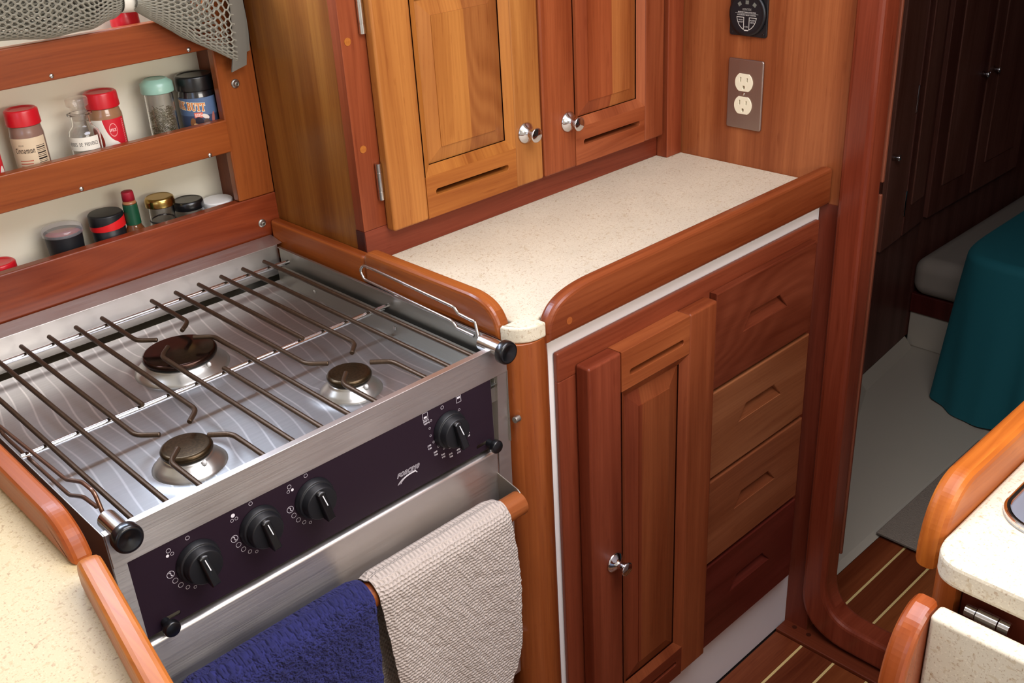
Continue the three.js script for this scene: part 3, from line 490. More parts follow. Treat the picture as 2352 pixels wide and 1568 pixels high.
    part(g, 'lid', lathe([[0, 0.0625], [0.0226, 0.0615], [0.0232, 0.0625], [0.0232, 0.0705], [0.022, 0.0725], [0, 0.0725]], [cx, 0, z], [0, 1, 0], 48), std(0xf2f0ea, 0.4), { label: 'white plastic lid' });
    cx = 0.136; g = thing('spice_jar', 'red-lidded jar on the lowest shelf beside the black tub', 'jar', [cx, L, z]);
    part(g, 'body', lathe(jarBody(0.0225, L, 0.058, 0.021), [cx, 0, z]), phy(0xe8d8c4, 0.3)); redLid(g, cx, z, 0.0225, 0.0555, 0.0755);
  }
}
{ // mesh bag hung over the rack
  const bag = thing('mesh_bag', 'grey net storage bag gathered by a white strap over the spice rack', 'net bag', [0.35, 0.28, -0.5]);
  const sm = t => { t = cl(t); return t * t * (3 - 2 * t); };
  function lobe(S, n, rows, r) {   // hexagonal netting wrapped on the surface S(u, a)
    const pts = (i, j, k) => S((j * 1.5 + (k ? 0.8 : 0)) / (rows * 1.5), (i + (j & 1) * 0.5 ) / n * 6.2832);
    const gs = [], pos = [];
    const seg = (a, b) => {
      const A = V(...a), B = V(...b), d = B.clone().sub(A), l = d.length(); if (l < 1e-6) return; d.divideScalar(l);
      const x = Math.abs(d.y) < 0.9 ? V(0, 1, 0).cross(d).normalize() : V(1, 0, 0).cross(d).normalize(), y = d.clone().cross(x);
      const ring = p => [0, 1, 2, 3].map(q => p.clone().addScaledVector(x, r * Math.cos(q * Math.PI / 2)).addScaledVector(y, r * Math.sin(q * Math.PI / 2)));
      const P = ring(A.addScaledVector(d, -r * 0.4)), Q = ring(B.addScaledVector(d, r * 0.4));
      for (let q = 0; q < 4; q++) { const w = (q + 1) & 3; for (const v of [P[q], P[w], Q[w], P[q], Q[w], Q[q]]) pos.push(v.x, v.y, v.z); }
    };
    for (let j = 0; j < rows; j++) for (let i = 0; i < n; i++) {
      const a = pts(i, j, 0), b = pts(i, j, 1); seg(a, b);
      if (j < rows - 1) { const o = j & 1; seg(b, pts(i, j + 1, 0)); seg(b, pts(o ? i + 1 : i - 1, j + 1, 0)); }
    }
    const g = new THREE.BufferGeometry(); g.setAttribute('position', new THREE.Float32BufferAttribute(pos, 3)); g.setAttribute('uv', new THREE.Float32BufferAttribute(new Float32Array(pos.length / 3 * 2), 2)); g.computeVertexNormals(); return g;
  }
  const wob = (u, a, s) => (pnoise(u * 9, a / 6.2832 * 6, 9, 6, s) - 0.5);
  const lerp = (tab, x) => { for (let i = 1; i < tab.length; i++) if (x <= tab[i][0] || i === tab.length - 1) { const [a, b] = [tab[i - 1], tab[i]], t = sm((x - a[0]) / (b[0] - a[0])); return a[1] + (b[1] - a[1]) * t; } };
  const SL = k => (u, a) => { const x = 0.05 + 0.315 * u, lo = lerp([[0.05, 0.368], [0.19, 0.3635], [0.255, 0.3565], [0.305, 0.3575], [0.34, 0.366], [0.365, 0.377]], x), hi = lerp([[0.05, 0.5], [0.28, 0.48], [0.33, 0.43], [0.365, 0.399]], x), r = (hi - lo) / 2, cy = (hi + lo) / 2, w = 1 + 0.10 * wob(u, a, 5); return [x, cy + k * r * Math.sin(a) * w, -0.532 + k * Math.min(0.7 * r, 0.034) * Math.cos(a) * w + 0.004 * wob(u, a, 8)]; };
  const SR = k => (u, a) => { const x = 0.366 + 0.137 * u, t = u ** 0.9, lo = 0.374 - 0.092 * t, hi = 0.398 + 0.10 * t, cy = (lo + hi) / 2, r = (hi - lo) / 2, d = 0.010 + 0.013 * Math.sin(Math.PI * cl(u * 0.85 + 0.12)), w = 1 + 0.2 * wob(u, a, 15) * (1 - u); return [x, cy + k * r * Math.sin(a) * w, -0.516 + k * d * Math.cos(a) * w]; };
  part(bag, 'net', lobe(SL(1), 42, 46, 0.0013), M.net); part(bag, 'net', lobe(SR(1), 46, 17, 0.0013), M.net);
  part(bag, 'net', lobe((u, a) => SL(0.8)(u, a + 0.2), 36, 42, 0.0012), M.net); part(bag, 'inner_fold', grid(60, 40, (u, v) => SL(0.55)(u, v * 6.2832)), M.netFold);
  part(bag, 'net', lobe((u, a) => SR(0.7)(u * 0.8, a + 0.3), 36, 15, 0.0012), M.net);
  part(bag, 'strap', lathe([[0.0150, -0.0125], [0.0165, -0.012], [0.0165, 0.012], [0.0150, 0.0125]], [0.3655, 0.3865, -0.527], [1, -0.06, 0]), M.strap, { label: 'white webbing strap' });
  const rib = (pts, w0, w1, t) => { const c = new THREE.CatmullRomCurve3(pts.map(p => V(...p))); return merge([0, 1].map(s => grid(40, 4, (u, v) => { const p = c.getPoint(u), w = (w0 + (w1 - w0) * u) * (v - 0.5); return [p.x + w, p.y + 0.12 * w, p.z + (s ? t : 0) - 0.35 * w]; }))); };
  part(bag, 'binding', rib([[0.511, 0.52, -0.522], [0.5125, 0.42, -0.519], [0.513, 0.35, -0.518], [0.508, 0.30, -0.519], [0.503, 0.272, -0.521]], 0.022, 0.031, 0.002), new THREE.MeshStandardMaterial({ ...{ color: 0x7a766a, roughness: 0.85, side: THREE.DoubleSide } }), { label: 'grey edge tape' });
  part(bag, 'binding', rib([[0.519, 0.50, -0.53], [0.521, 0.40, -0.53], [0.5235, 0.325, -0.529], [0.521, 0.290, -0.53]], 0.018, 0.022, 0.002), new THREE.MeshStandardMaterial({ color: 0x7a766a, roughness: 0.85, side: THREE.DoubleSide }), { label: 'grey edge tape' });
}

// ------------------------------------------------------------------ stove
{
  const st = thing('gimballed_stove', 'stainless three-burner galley stove with wire grate and dark control panel', 'stove', [0.255, -0.62, -0.25]);
  const steelU = g => uvBox(g, 'x'), steelZ = g => uvBox(g, 'z');
  part(st, 'oven_body', merge([box(0.012, 0.498, -0.62, -0.14, -0.47, -0.012, 0.002), box(0.006, 0.494, -0.14, -0.075, -0.49, -0.02, 0)]), M.steelDull);
  part(st, 'front_rail', steelU(box(0.0, 0.5115, -0.0385, 0.0, -0.0012, 0.0008, 0.0006)), M.steel);
  part(st, 'rail_lip', steelU(box(0.0, 0.5115, -0.0012, 0.0006, -0.008, 0.0009, 0.0006)), M.steel);
  part(st, 'side_wall', merge([steelZ(box(-0.0015, 0.0, -0.14, 0.0005, -0.505, 0.0005, 0.0004))]), M.steelDull);
  part(st, 'side_wall', merge([steelZ(box(0.5105, 0.512, -0.14, 0.0005, -0.505, 0.0005, 0.0004)), steelZ(box(0.508, 0.512, -0.0005, 0.001, -0.505, 0.0, 0.0004))]), M.steelDull);
  part(st, 'back_rail', merge([steelU(box(0.0, 0.5115, -0.045, 0.003, -0.5125, -0.5105, 0.0006)), steelU(polys([[[0, 0.003, -0.5105], [0.5205, 0.003, -0.5105], [0.5205, 0.009, -0.541], [0, 0.009, -0.541]]]))]), M.steel);
  // pressed cooktop pan; pale wavy reflection lines are painted into its colour map
  const BC = [[0.254, -0.347, 0.058, 0.0475], [0.3645, -0.125, 0.0365, 0.0275], [0.145, -0.125, 0.0385, 0.0285]];
  const paintedReflectionTex = dataTex(1024, 1024, (u, v) => {
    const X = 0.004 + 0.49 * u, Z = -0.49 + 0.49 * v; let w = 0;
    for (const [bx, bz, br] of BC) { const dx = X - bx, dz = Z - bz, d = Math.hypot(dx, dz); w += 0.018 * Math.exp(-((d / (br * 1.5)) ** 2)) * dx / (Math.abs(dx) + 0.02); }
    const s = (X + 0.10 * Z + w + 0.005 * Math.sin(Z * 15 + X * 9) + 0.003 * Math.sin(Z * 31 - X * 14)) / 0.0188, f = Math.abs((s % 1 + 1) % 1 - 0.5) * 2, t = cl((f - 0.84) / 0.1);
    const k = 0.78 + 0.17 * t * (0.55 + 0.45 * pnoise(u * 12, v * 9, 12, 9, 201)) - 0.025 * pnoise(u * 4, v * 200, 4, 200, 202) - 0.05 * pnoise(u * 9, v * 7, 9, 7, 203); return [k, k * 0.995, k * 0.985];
  }, true, 1, 1); paintedReflectionTex.wrapS = paintedReflectionTex.wrapT = THREE.ClampToEdgeWrapping;
  const panMat = phy(0xf0f0ee, 0.42, { metalness: 1, map: paintedReflectionTex });
  const PY = -0.049;
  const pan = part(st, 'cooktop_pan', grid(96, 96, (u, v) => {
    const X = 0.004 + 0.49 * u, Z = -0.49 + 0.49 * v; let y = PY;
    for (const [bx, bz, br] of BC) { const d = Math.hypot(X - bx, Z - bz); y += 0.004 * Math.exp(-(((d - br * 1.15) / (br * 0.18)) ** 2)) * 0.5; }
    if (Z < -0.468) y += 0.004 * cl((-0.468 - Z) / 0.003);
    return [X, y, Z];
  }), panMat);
  part(st, 'pan_rim', merge([steelZ(box(0.4935, 0.495, PY - 0.002, PY + 0.024, -0.488, -0.004, 0.0005)), steelZ(box(0.4935, 0.5035, PY + 0.0225, PY + 0.024, -0.488, -0.004, 0.0005))]), M.steelDull);
  for (const z of [-0.39, -0.2]) part(st, 'rim_screw', lathe([[0, 0.001], [0.0028, 0.0008], [0.003, 0], [0, 0]], [0.4933, PY + 0.013, z], [-1, 0, 0], 16), M.chromeSoft);
  part(st, 'pan_underside', box(0.004, 0.506, -0.075, PY - 0.006, -0.505, -0.004, 0), M.steelDull);
  BC.forEach(([bx, bz, br, cr], i) => {
    const b = part(st, 'burner', lathe([[br + 0.002, PY - 0.001], [br + 0.003, PY + 0.0015], [br, PY + 0.0035], [br * 0.985, PY + 0.0055], [br * 0.9, PY + 0.008], [cr + 0.001, PY + 0.0125], [cr - 0.001, PY + 0.014], [cr - 0.003, PY + 0.0185], [0, PY + 0.0185]], [bx, 0, bz], [0, 1, 0], 64), M.burner, { label: 'cast aluminium burner' });
    part(b, 'burner_cap', lathe([[0, PY + 0.017], [cr - 0.0025, PY + 0.0175], [cr, PY + 0.0195], [cr + 0.0003, PY + 0.0225], [cr - 0.001, PY + 0.025], [cr - 0.004, PY + 0.0265], [0, PY + 0.0268]], [bx, 0, bz], [0, 1, 0], 64), i ? M.cap : M.capDark, { label: 'heat-stained brown cap' });
    part(b, 'seat_ring', lathe([[br + 0.0035, PY + 0.0004], [br + 0.0045, PY + 0.0014], [br + 0.0055, PY + 0.0004]], [bx, 0, bz], [0, 1, 0], 64), M.steelDull);
    const a = i ? 0.15 : 0.35, ex = bx + (cr - 0.003) * Math.sin(a), ez = bz + (cr - 0.003) * Math.cos(a);
    part(b, 'igniter', lathe([[0, 0], [0.0024, 0], [0.0026, 0.003], [0.0018, 0.0048], [0, 0.0052]], [ex, PY + 0.0122, ez + 0.0048]), M.ceramic, { label: 'white ceramic igniter' });
  });
  // grate
  const gr = sub(st, 'grate', 'heat-browned wire grate');
  const yb = -0.0085, rb = 0.0031, d45 = 0.0185, x = k => 0.0346 + 0.0366 * k, bar = pts => part(gr, 'bar', wire(pts.map(p => [p[0], yb, p[1]]), rb, 0.009), M.bar);
  for (const k of [0, 1, 11, 12]) bar([[x(k), -0.491], [x(k), -0.004]]);
  for (const k of [3, 9]) bar([[x(k), -0.491], [x(k), -0.221]]);
  bar([[x(6), -0.228], [x(6), -0.004]]);
  const fing = (k, z0, zb, s, t) => bar([[x(k), z0], [x(k), zb], [x(k) + s * d45, zb + t * d45]]);
  fing(2, -0.491, -0.162, 1, 1); fing(4, -0.491, -0.162, -1, 1); fing(8, -0.491, -0.158, 1, 1); fing(10, -0.491, -0.158, -1, 1);
  fing(4, -0.004, -0.083, -1, -1); fing(2, -0.004, -0.083, 1, -1); fing(10, -0.004, -0.083, -1, -1); fing(8, -0.004, -0.083, 1, -1);
  fing(5, -0.491, -0.386, 1, 1); fing(7, -0.491, -0.386, -1, 1); fing(7, -0.004, -0.318, -1, -1); fing(5, -0.004, -0.318, 1, -1);
  for (const z of [-0.4755, -0.2275]) part(gr, 'cross_bar', cyl([0.006, yb - 0.0065, z], [0.5065, yb - 0.0065, z], 0.0035, 0.0035, 14), M.chrome, { label: 'bright steel cross bar' });
  // pot clamps with black thumb knobs
  const clamp = (cx, top, low, loop, sx) => {
    const c = sub(st, 'pot_clamp', 'bent wire pot clamp with black knob');
    part(c, 'clamp_wire', wire([[sx, -0.006, -0.012], [sx, -0.006, -0.028], ...top.map(p => [cx, ...p]), ...loop.map(p => [cx, ...p]), ...low.map(p => [cx, ...p])], 0.0022, 0.008, 160), cx < 0.1 ? M.wireHot : M.chromeSoft);
    part(c, 'sleeve', cyl([sx, 0.0, -0.024], [sx, 0.0, 0.012], 0.0098, 0.0098, 24), M.chromeSoft);
    part(c, 'thumb_knob', lathe([[0, 0], [0.0135, 0], [0.0148, 0.0015], [0.0148, 0.0085], [0.0135, 0.0112], [0.0105, 0.012], [0.004, 0.0092], [0, 0.0088]], [sx, 0.0, 0.0125], [0, 0, 1], 36), M.blackPlastic, { label: 'black thumb knob' });
  };
  clamp(0.501, [[0.021, -0.0405], [0.0205, -0.046], [0.0225, -0.072], [0.029, -0.079], [0.036, -0.244]], [[0.014, -0.25], [0.0075, -0.084], [0.0005, -0.077], [-0.0005, -0.045]], [[0.036, -0.268], [0.026, -0.276], [0.0145, -0.27]], 0.496);
  clamp(0.014, [[0.024, -0.040], [0.022, -0.068], [0.002, -0.118], [-0.0125, -0.298]], [[-0.0235, -0.29], [-0.019, -0.122], [0.0, -0.078], [0.004, -0.045]], [[-0.013, -0.312], [-0.018, -0.316], [-0.023, -0.308]], 0.014);
  // control panel with its printing
  const W = 2048, H = 410, PX0 = 0.0135, PX1 = 0.4835, P1 = -0.0385, P0 = -0.1325;
  const knobs = [[0.0765, -0.067], [0.1485, -0.0645], [0.216, -0.0645], [0.409, -0.0675]];
  const panTex = canvasTex(W, H, (c) => {
    const X = v => (v - PX0) / (PX1 - PX0) * W, Y = v => (P1 - v) / (P1 - P0) * H, S = W / (PX1 - PX0);
    c.fillStyle = '#251822'; c.fillRect(0, 0, W, H); c.strokeStyle = '#e6e2e4'; c.fillStyle = '#e6e2e4';
    const ring = (x, y, r, lw = 0.0004) => { c.lineWidth = lw * S; c.beginPath(); c.arc(X(x), Y(y), r * S, 0, 7); c.stroke(); }, dot = (x, y, r) => { c.beginPath(); c.arc(X(x), Y(y), r * S, 0, 7); c.fill(); };
    knobs.slice(0, 3).forEach(([kx, ky], i) => {
      const cx = kx + 0.004, cy = ky - 0.0075; ring(cx - 0.0053, cy + 0.0298, 0.0021);
      const g = [[-0.0266, 0.0264, 0.0023], [-0.0236, 0.0212, 0.0017], [-0.0286, 0.0211, 0.0017]], on = [2, 0, 1][i];
      g.forEach(([x, y, r], j) => j === on ? dot(cx + x, cy + y, r) : ring(cx + x, cy + y, r));
      ring(cx - 0.0301, cy - 0.0009, 0.0039, 0.0005); c.lineWidth = 0.0007 * S; c.beginPath(); c.moveTo(X(cx - 0.0318), Y(cy + 0.001)); c.quadraticCurveTo(X(cx - 0.0295), Y(cy + 0.0025), X(cx - 0.0297), Y(cy - 0.0005)); c.quadraticCurveTo(X(cx - 0.0302), Y(cy - 0.0035), X(cx - 0.028), Y(cy - 0.0028)); c.stroke();
      [[-0.0271, -0.0102, 0.0028], [-0.0228, -0.0183, 0.0026], [-0.0165, -0.025, 0.0021], [-0.0091, -0.0293, 0.0016]].forEach(([x, y, r]) => ring(cx + x, cy + y, r));
    });
    ring(0.406, -0.0435, 0.0021, 0.0005); ring(0.4312, -0.0578, 0.0014);
    for (const [x, y] of [[0.3877, -0.0528], [0.3847, -0.0623], [0.3849, -0.0726], [0.3883, -0.083], [0.3946, -0.0922], [0.4028, -0.0988], [0.4116, -0.1022], [0.4207, -0.1028]]) ring(x, y, 0.0013);
    const sq = (x, y, up) => { c.lineWidth = 0.0005 * S; c.strokeRect(X(x - 0.0036), Y(y + 0.0044), 0.0072 * S, 0.0088 * S); c.fillRect(X(x - 0.0022), Y(y + (up ? 0.0032 : -0.0004)), 0.0044 * S, 0.0026 * S); };
    sq(0.38, -0.0437, false); sq(0.4317, -0.0432, true);
    c.textAlign = 'center'; c.font = `bold ${0.0034 * S}px sans-serif`;
    const tx = (t, x, y) => c.fillText(t, X(x), Y(y - 0.0012));
    tx('250°F', 0.3805, -0.0503); tx('120°C', 0.3812, -0.0538);
    [['270', '130', 0.3815, -0.085], ['300', '150', 0.3896, -0.0975], ['340', '170', 0.4004, -0.1062], ['375', '190', 0.4121, -0.1112], ['400', '210', 0.4246, -0.1109], ['430', '220', 0.435, -0.1052], ['480', '250', 0.4416, -0.0957]].forEach(([a, b, x, y]) => { tx(a, x, y); tx(b, x + 0.0004, y - 0.004); });
    // maker's lettering over a swept arch
    c.save(); c.translate(X(0.3465), Y(-0.1058)); c.transform(1, 0, -0.15, 1, 0, 0); c.font = `bold italic ${0.0078 * S}px sans-serif`; c.lineWidth = 0.00035 * S; c.strokeText('FORCE10', 0, 0); c.restore();
    c.lineWidth = 0.0007 * S; for (const k of [0, 1, 2]) { c.beginPath(); c.moveTo(X(0.3305 + k * 0.0022), Y(-0.1152)); c.quadraticCurveTo(X(0.337 + k * 0.001), Y(-0.1068 - k * 0.0006), X(0.3575), Y(-0.107 - k * 0.0008)); c.lineTo(X(0.3595 + k * 0.0003), Y(-0.111)); c.stroke(); }
  });
  const ps = shape([[PX0, P0], [PX1, P0], [PX1, P1], [PX0, P1]]); for (const [s0, s1] of [[0.03, 0.051], [0.4535, 0.473]]) ps.holes.push(rrect(s0, s1, -0.1255, -0.12, 0.0026));
  const pnl = extrude(ps, 0.0012, 0, 'xy', -0.001); { const p = pnl.attributes.position, uv = pnl.attributes.uv; for (let i = 0; i < p.count; i++) uv.setXY(i, (p.getX(i) - PX0) / (PX1 - PX0), (p.getY(i) - P0) / (P1 - P0)); }
  const cp = part(st, 'control_panel', pnl, phy(0xffffff, 0.4, { map: panTex, specularIntensity: 0.6 }), { label: 'dark plum control panel with white markings' });
  part(st, 'panel_end', steelU(polys([[[-0.001, P0, 0], [PX0, P0, 0.0002], [PX0, P1, 0.0002], [-0.001, P1, 0]]])), M.steel);
  part(st, 'panel_end', polys([[[PX1, P0, 0.0002], [0.4945, P0, -0.012], [0.4945, P1, -0.012], [PX1, P1, 0.0002]]]), M.steelDull);
  knobs.forEach(([kx, ky], i) => {
    const k = part(st, 'control_knob', lathe([[0, 0], [0.0232, 0], [0.0238, 0.001], [0.0225, 0.007], [0.0215, 0.008], [0.0205, 0.0075], [0.0196, 0.0085], [0.0190, 0.0165], [0.0175, 0.018], [0, 0.018]], [kx + 0.0035, ky - 0.008, 0.0003], [0, 0, 1], 48), M.blackSatin, { label: 'black stove knob' });
    const s = new THREE.Shape(); s.moveTo(-0.0048, -0.0178); s.lineTo(0.0048, -0.0178); s.lineTo(0.0046, 0.0165); s.quadraticCurveTo(0, 0.0195, -0.0046, 0.0165); s.closePath();
    const g = extrude(s, 0.011, 0.0012, 'xy', 0.0), pa = g.attributes.position;
    for (let q = 0; q < pa.count; q++) { const y = pa.getY(q), z = pa.getZ(q); if (z > 0.006 && y > 0.004) pa.setZ(q, z - 0.006 * ((y - 0.004) / 0.0145)); }
    g.computeVertexNormals(); g.rotateZ(0.16); g.translate(kx + 0.0035, ky - 0.008, 0.0175);
    const b = part(k, 'grip', g, M.blackPlastic);
    const ln = box(-0.0005, 0.0005, 0.0035, 0.0155, 0, 0.0006, 0); ln.rotateX(-0.392); ln.rotateZ(0.16); ln.translate(kx + 0.0035, ky - 0.008, 0.0303); part(k, 'pointer', ln, std(0xdcdcdc, 0.4), { label: 'white pointer line' });
  });
  // oven door, latches, side frame, towel bar
  const door = part(st, 'oven_door', steelU(box(0.004, 0.4865, -0.60, -0.1385, -0.010, 0.004, 0.004)), M.steel, { label: 'brushed steel oven door' });
  for (const [lx, s0, s1] of [[0.0335, 0.03, 0.051], [0.473, 0.4535, 0.473]]) {
    const l = sub(st, 'door_latch', 'black sliding door latch');
    part(l, 'stem', cyl([lx, -0.124, 0], [lx, -0.124, 0.012], 0.0045), M.blackSatin);
    part(l, 'button', lathe([[0, 0], [0.0082, 0], [0.0088, 0.001], [0.0088, 0.006], [0.0075, 0.0078], [0, 0.008]], [lx, -0.124, 0.011], [0, 0, 1], 28), M.blackPlastic);
  }
  part(st, 'side_frame', (() => { const q = (a, b, c, d) => [a, b, c, d], T = -0.0375, B = -0.545; return steelU(polys([
    q([0.482, B, -0.014], [0.5145, B, -0.014], [0.513, T, 0], [0.4955, T, 0]), q([0.482, B, -0.045], [0.482, B, -0.014], [0.4955, T, 0], [0.4955, T, -0.03]), q([0.5145, B, -0.014], [0.5145, B, -0.045], [0.513, T, -0.03], [0.513, T, 0]), q([0.482, B, -0.045], [0.5145, B, -0.045], [0.5145, B, -0.014], [0.482, B, -0.014])])); })(), M.steel, { label: 'steel side frame' });
  part(st, 'frame_bolt', merge([cyl([0.504, -0.478, -0.013], [0.504, -0.478, -0.006], 0.0055, 0.0055, 6), cyl([0.504, -0.478, -0.008], [0.504, -0.478, 0.002], 0.0032, 0.0032, 12)]), M.chrome, { label: 'bolt and nut' });
  part(st, 'gimbal_pin', lathe([[0, 0], [0.004, 0], [0.0042, 0.001], [0.0042, 0.008], [0.0035, 0.0092], [0, 0.0095]], [0.5135, -0.108, 0.0065], [1, 0, 0], 20), M.steelDull);
  const tb = sub(st, 'towel_bar', 'wooden towel bar on steel brackets');
  part(tb, 'bar', uvBox(cyl([0.0065, -0.2, 0.042], [0.482, -0.2, 0.042], 0.0158, 0.0158, 32), 'x'), wood(0xb06a3c, 1, 0.4, 0.2));
  for (const bx of [0.005, 0.481]) part(tb, 'bracket', extrude(shape([[0.003, -0.172], [0.04, -0.181], [0.052, -0.19], [0.05, -0.215], [0.003, -0.235]]), 0.0015, 0.0003, 'zy', bx), M.steelDull);
}
// ------------------------------------------------------------------ towels over the bar
function towel(name, label, x0f, x1f, front, back, th, m, hem, nx, amp) {
  const by = -0.2, bz = 0.042, R = 0.0178 + th / 2;
  const path = t => {   // t 0..1 from back hem over the bar to front hem
    const Lb = by - back, La = Math.PI * R, Lf = by - front, s = t * (Lb + La + Lf);
    if (s < Lb) return [back + s, bz - R - 0.0, -1, 0]; if (s < Lb + La) { const a = (s - Lb) / R; return [by + R * Math.sin(a), bz - R * Math.cos(a), -Math.cos(a), Math.sin(a)]; }
    const q = s - Lb - La; return [by - q, bz + R, 1, 0];
  };
  const nv = 150, f = side => (u, v) => {
    const [y, z, nz, ny] = path(v), ff = cl((by - y) / 0.25) * (z > bz ? 1 : 0), xa = x0f(y, z > bz), xb = x1f(y, z > bz), xx = xa + (xb - xa) * u;
    const k = side * th / 2 * Math.min(1, 14 * u + 0.15, 14 * (1 - u) + 0.15);
    const wv = amp * (0.004 * Math.sin(u * 7 + 1) * ff + 0.003 * Math.sin(u * 15 + y * 20) * ff + 0.004 * ff) + amp * 0.0016 * (pnoise(u * 60, v * 90, 60, 90, 301) - 0.5) * 2;
    let yy = y + ny * k; if (hem && z > bz && y < by) yy = by + (yy - by) * hem(u);
    return [xx, yy, z + nz * k + wv * (z > bz ? 1 : 0.2)];
  };
  const a = grid(nx, nv, f(1)), b = grid(nx, nv, f(-1)); b.index.array.reverse(); b.computeVertexNormals();
  const g = uvFlat(mergeGeometries([a, b]));
  return single(name, label, 'towel', g, m);
}
function uvFlat(g) { const p = g.attributes.position, uv = g.attributes.uv; const L = {}; for (let i = 0; i < p.count; i++) uv.setXY(i, p.getX(i), p.getZ(i) > 0.042 ? p.getY(i) : -0.36 - p.getY(i)); return g; }
towel('hand_towel', 'navy blue terry towel hung over the stove bar', (y, f) => 0.0165 + (f ? 0.0 : 0.004), (y, f) => 0.2385 + (f ? -0.02 * cl((-0.2 - y) / 0.3) : 0.0), -0.46, -0.42, 0.0085, M.terry, null, 120, 1);
towel('dish_towel', 'beige waffle-weave towel folded over the stove bar', (y, f) => f ? 0.2455 + 0.022 * cl((-0.2 - y) / 0.3) : 0.242 , (y, f) => f ? 0.4475 + 0.006 * Math.sin(cl((-0.2 - y) / 0.2) * 3) : 0.445, -0.452, -0.44, 0.007, M.waffle, u => 1 - 0.24 * cl((u - 0.72) / 0.28) ** 2.6, 120, 0.7);

// ------------------------------------------------------------------ bulkhead fittings
{
  const o = thing('power_outlet', 'duplex power outlet in a steel wall plate on the bulkhead', 'outlet', [1.222, 0.08, -0.154]);
  const s = rrect(-0.1885, -0.1195, 0.079, 0.195, 0.004); for (const yc of [0.157, 0.119]) s.holes.push(rrect(-0.1648, -0.1462, yc - 0.0114, yc + 0.0114, 0.004));
  const rec = (yc) => { const q = new THREE.Shape(); q.absarc(-0.1555, yc, 0.0172, -1.0, 1.0, false); q.absarc(-0.1555, yc, 0.0172, Math.PI - 1.0, Math.PI + 1.0, false); q.closePath(); return q; };
  part(o, 'wall_plate', uvBox(extrude(s, 0.0045, 0.002, 'zy', 1.2202), 'y'), phy(0xa89890, 0.5, { metalness: 1, roughnessMap: brushRough }), { label: 'tarnished steel plate' });
  for (const yc of [0.157, 0.119]) {
    const q = rec(yc), gh = new THREE.Path(); for (const [z, h] of [[-0.1620, 0.008], [-0.1492, 0.0068]]) q.holes.push(rrect(z - 0.0012, z + 0.0012, yc + 0.0045 - h / 2, yc + 0.0045 + h / 2, 0.0003));
    q.holes.push(rrect(-0.1580, -0.1532, yc - 0.0110, yc - 0.0050, 0.0018));
    part(o, 'receptacle', extrude(q, 0.006, 0.0004, 'zy', 1.2188, 24), std(0xeee6c8, 0.4), { label: 'ivory receptacle' });
  }
  part(o, 'screw', lathe([[0, 0.0012], [0.0022, 0.0008], [0.0028, 0], [0, 0]], [1.2203, 0.138, -0.1555], [-1, 0, 0], 16), M.chromeSoft);
  const g = thing('gas_detector', 'black square gas detector panel above the power outlet', 'detector', [1.222, 0.232, -0.154]);
  const gc = [0.2675, -0.1535];
  part(g, 'face_plate', extrude(rrect(-0.189, -0.118, 0.232, 0.303, 0.004), 0.004, 0.001, 'zy', 1.2208), M.blackSatin);
  part(g, 'dial_body', lathe([[0, 0], [0.0345, 0], [0.0345, 0.004], [0.032, 0.0055], [0.031, 0.0048], [0, 0.0048]], [1.2208, gc[0], gc[1]], [-1, 0, 0], 48), M.blackSatin);
  const face = new THREE.CircleGeometry(0.0288, 48); face.rotateY(-Math.PI / 2); face.translate(1.2157, gc[0], gc[1]);
  part(g, 'dial_print', flat(face), std(0xffffff, 0.5, { map: canvasTex(512, 512, (c) => {
    c.fillStyle = '#0d1118'; c.fillRect(0, 0, 512, 512); c.fillStyle = '#c9c6bc'; c.strokeStyle = '#c9c6bc'; c.textAlign = 'center';
    for (const [x, y, r] of [[130, 120, -0.6], [256, 90, 0], [382, 120, 0.6]]) { c.save(); c.translate(x, y); c.rotate(r); c.fillStyle = '#6f7268'; c.fillRect(-28, -26, 56, 52); c.restore(); }
    c.fillStyle = '#8f8d84'; c.font = 'bold 44px sans-serif'; c.fillText('XINTEX', 256, 205); c.fillStyle = '#d2cfc6'; c.font = 'bold 25px sans-serif'; c.fillText('MARINE FUME DETECTOR', 256, 238); c.fillRect(60, 246, 392, 3); c.font = 'bold 23px sans-serif'; c.fillText('AUTOMATIC VALVE CONTROL', 256, 276);
    c.lineWidth = 10; c.beginPath(); c.moveTo(90, 300); c.lineTo(210, 300); c.lineTo(210, 470); c.quadraticCurveTo(110, 420, 90, 300); c.closePath(); c.stroke(); c.beginPath(); c.moveTo(422, 300); c.lineTo(302, 300); c.lineTo(302, 470); c.quadraticCurveTo(402, 420, 422, 300); c.closePath(); c.stroke();
    c.font = 'bold 24px sans-serif'; c.fillText('VALVE', 156, 345); c.fillText('ON/OFF', 156, 376); c.fillText('ALARM', 356, 345); c.fillText('MUTE', 356, 376); c.font = 'bold 26px sans-serif'; c.fillText('S-1A', 256, 440); c.fillRect(222, 472, 68, 16);
  }) }));
  for (const [y, z] of [[0.2375, -0.1835], [0.2375, -0.1235], [0.2975, -0.1835], [0.2975, -0.1235]]) part(g, 'screw', lathe([[0, 0.0008], [0.0015, 0.0006], [0.0018, 0], [0, 0]], [1.2208, y, z], [-1, 0, 0], 12), M.blackPlastic);
}
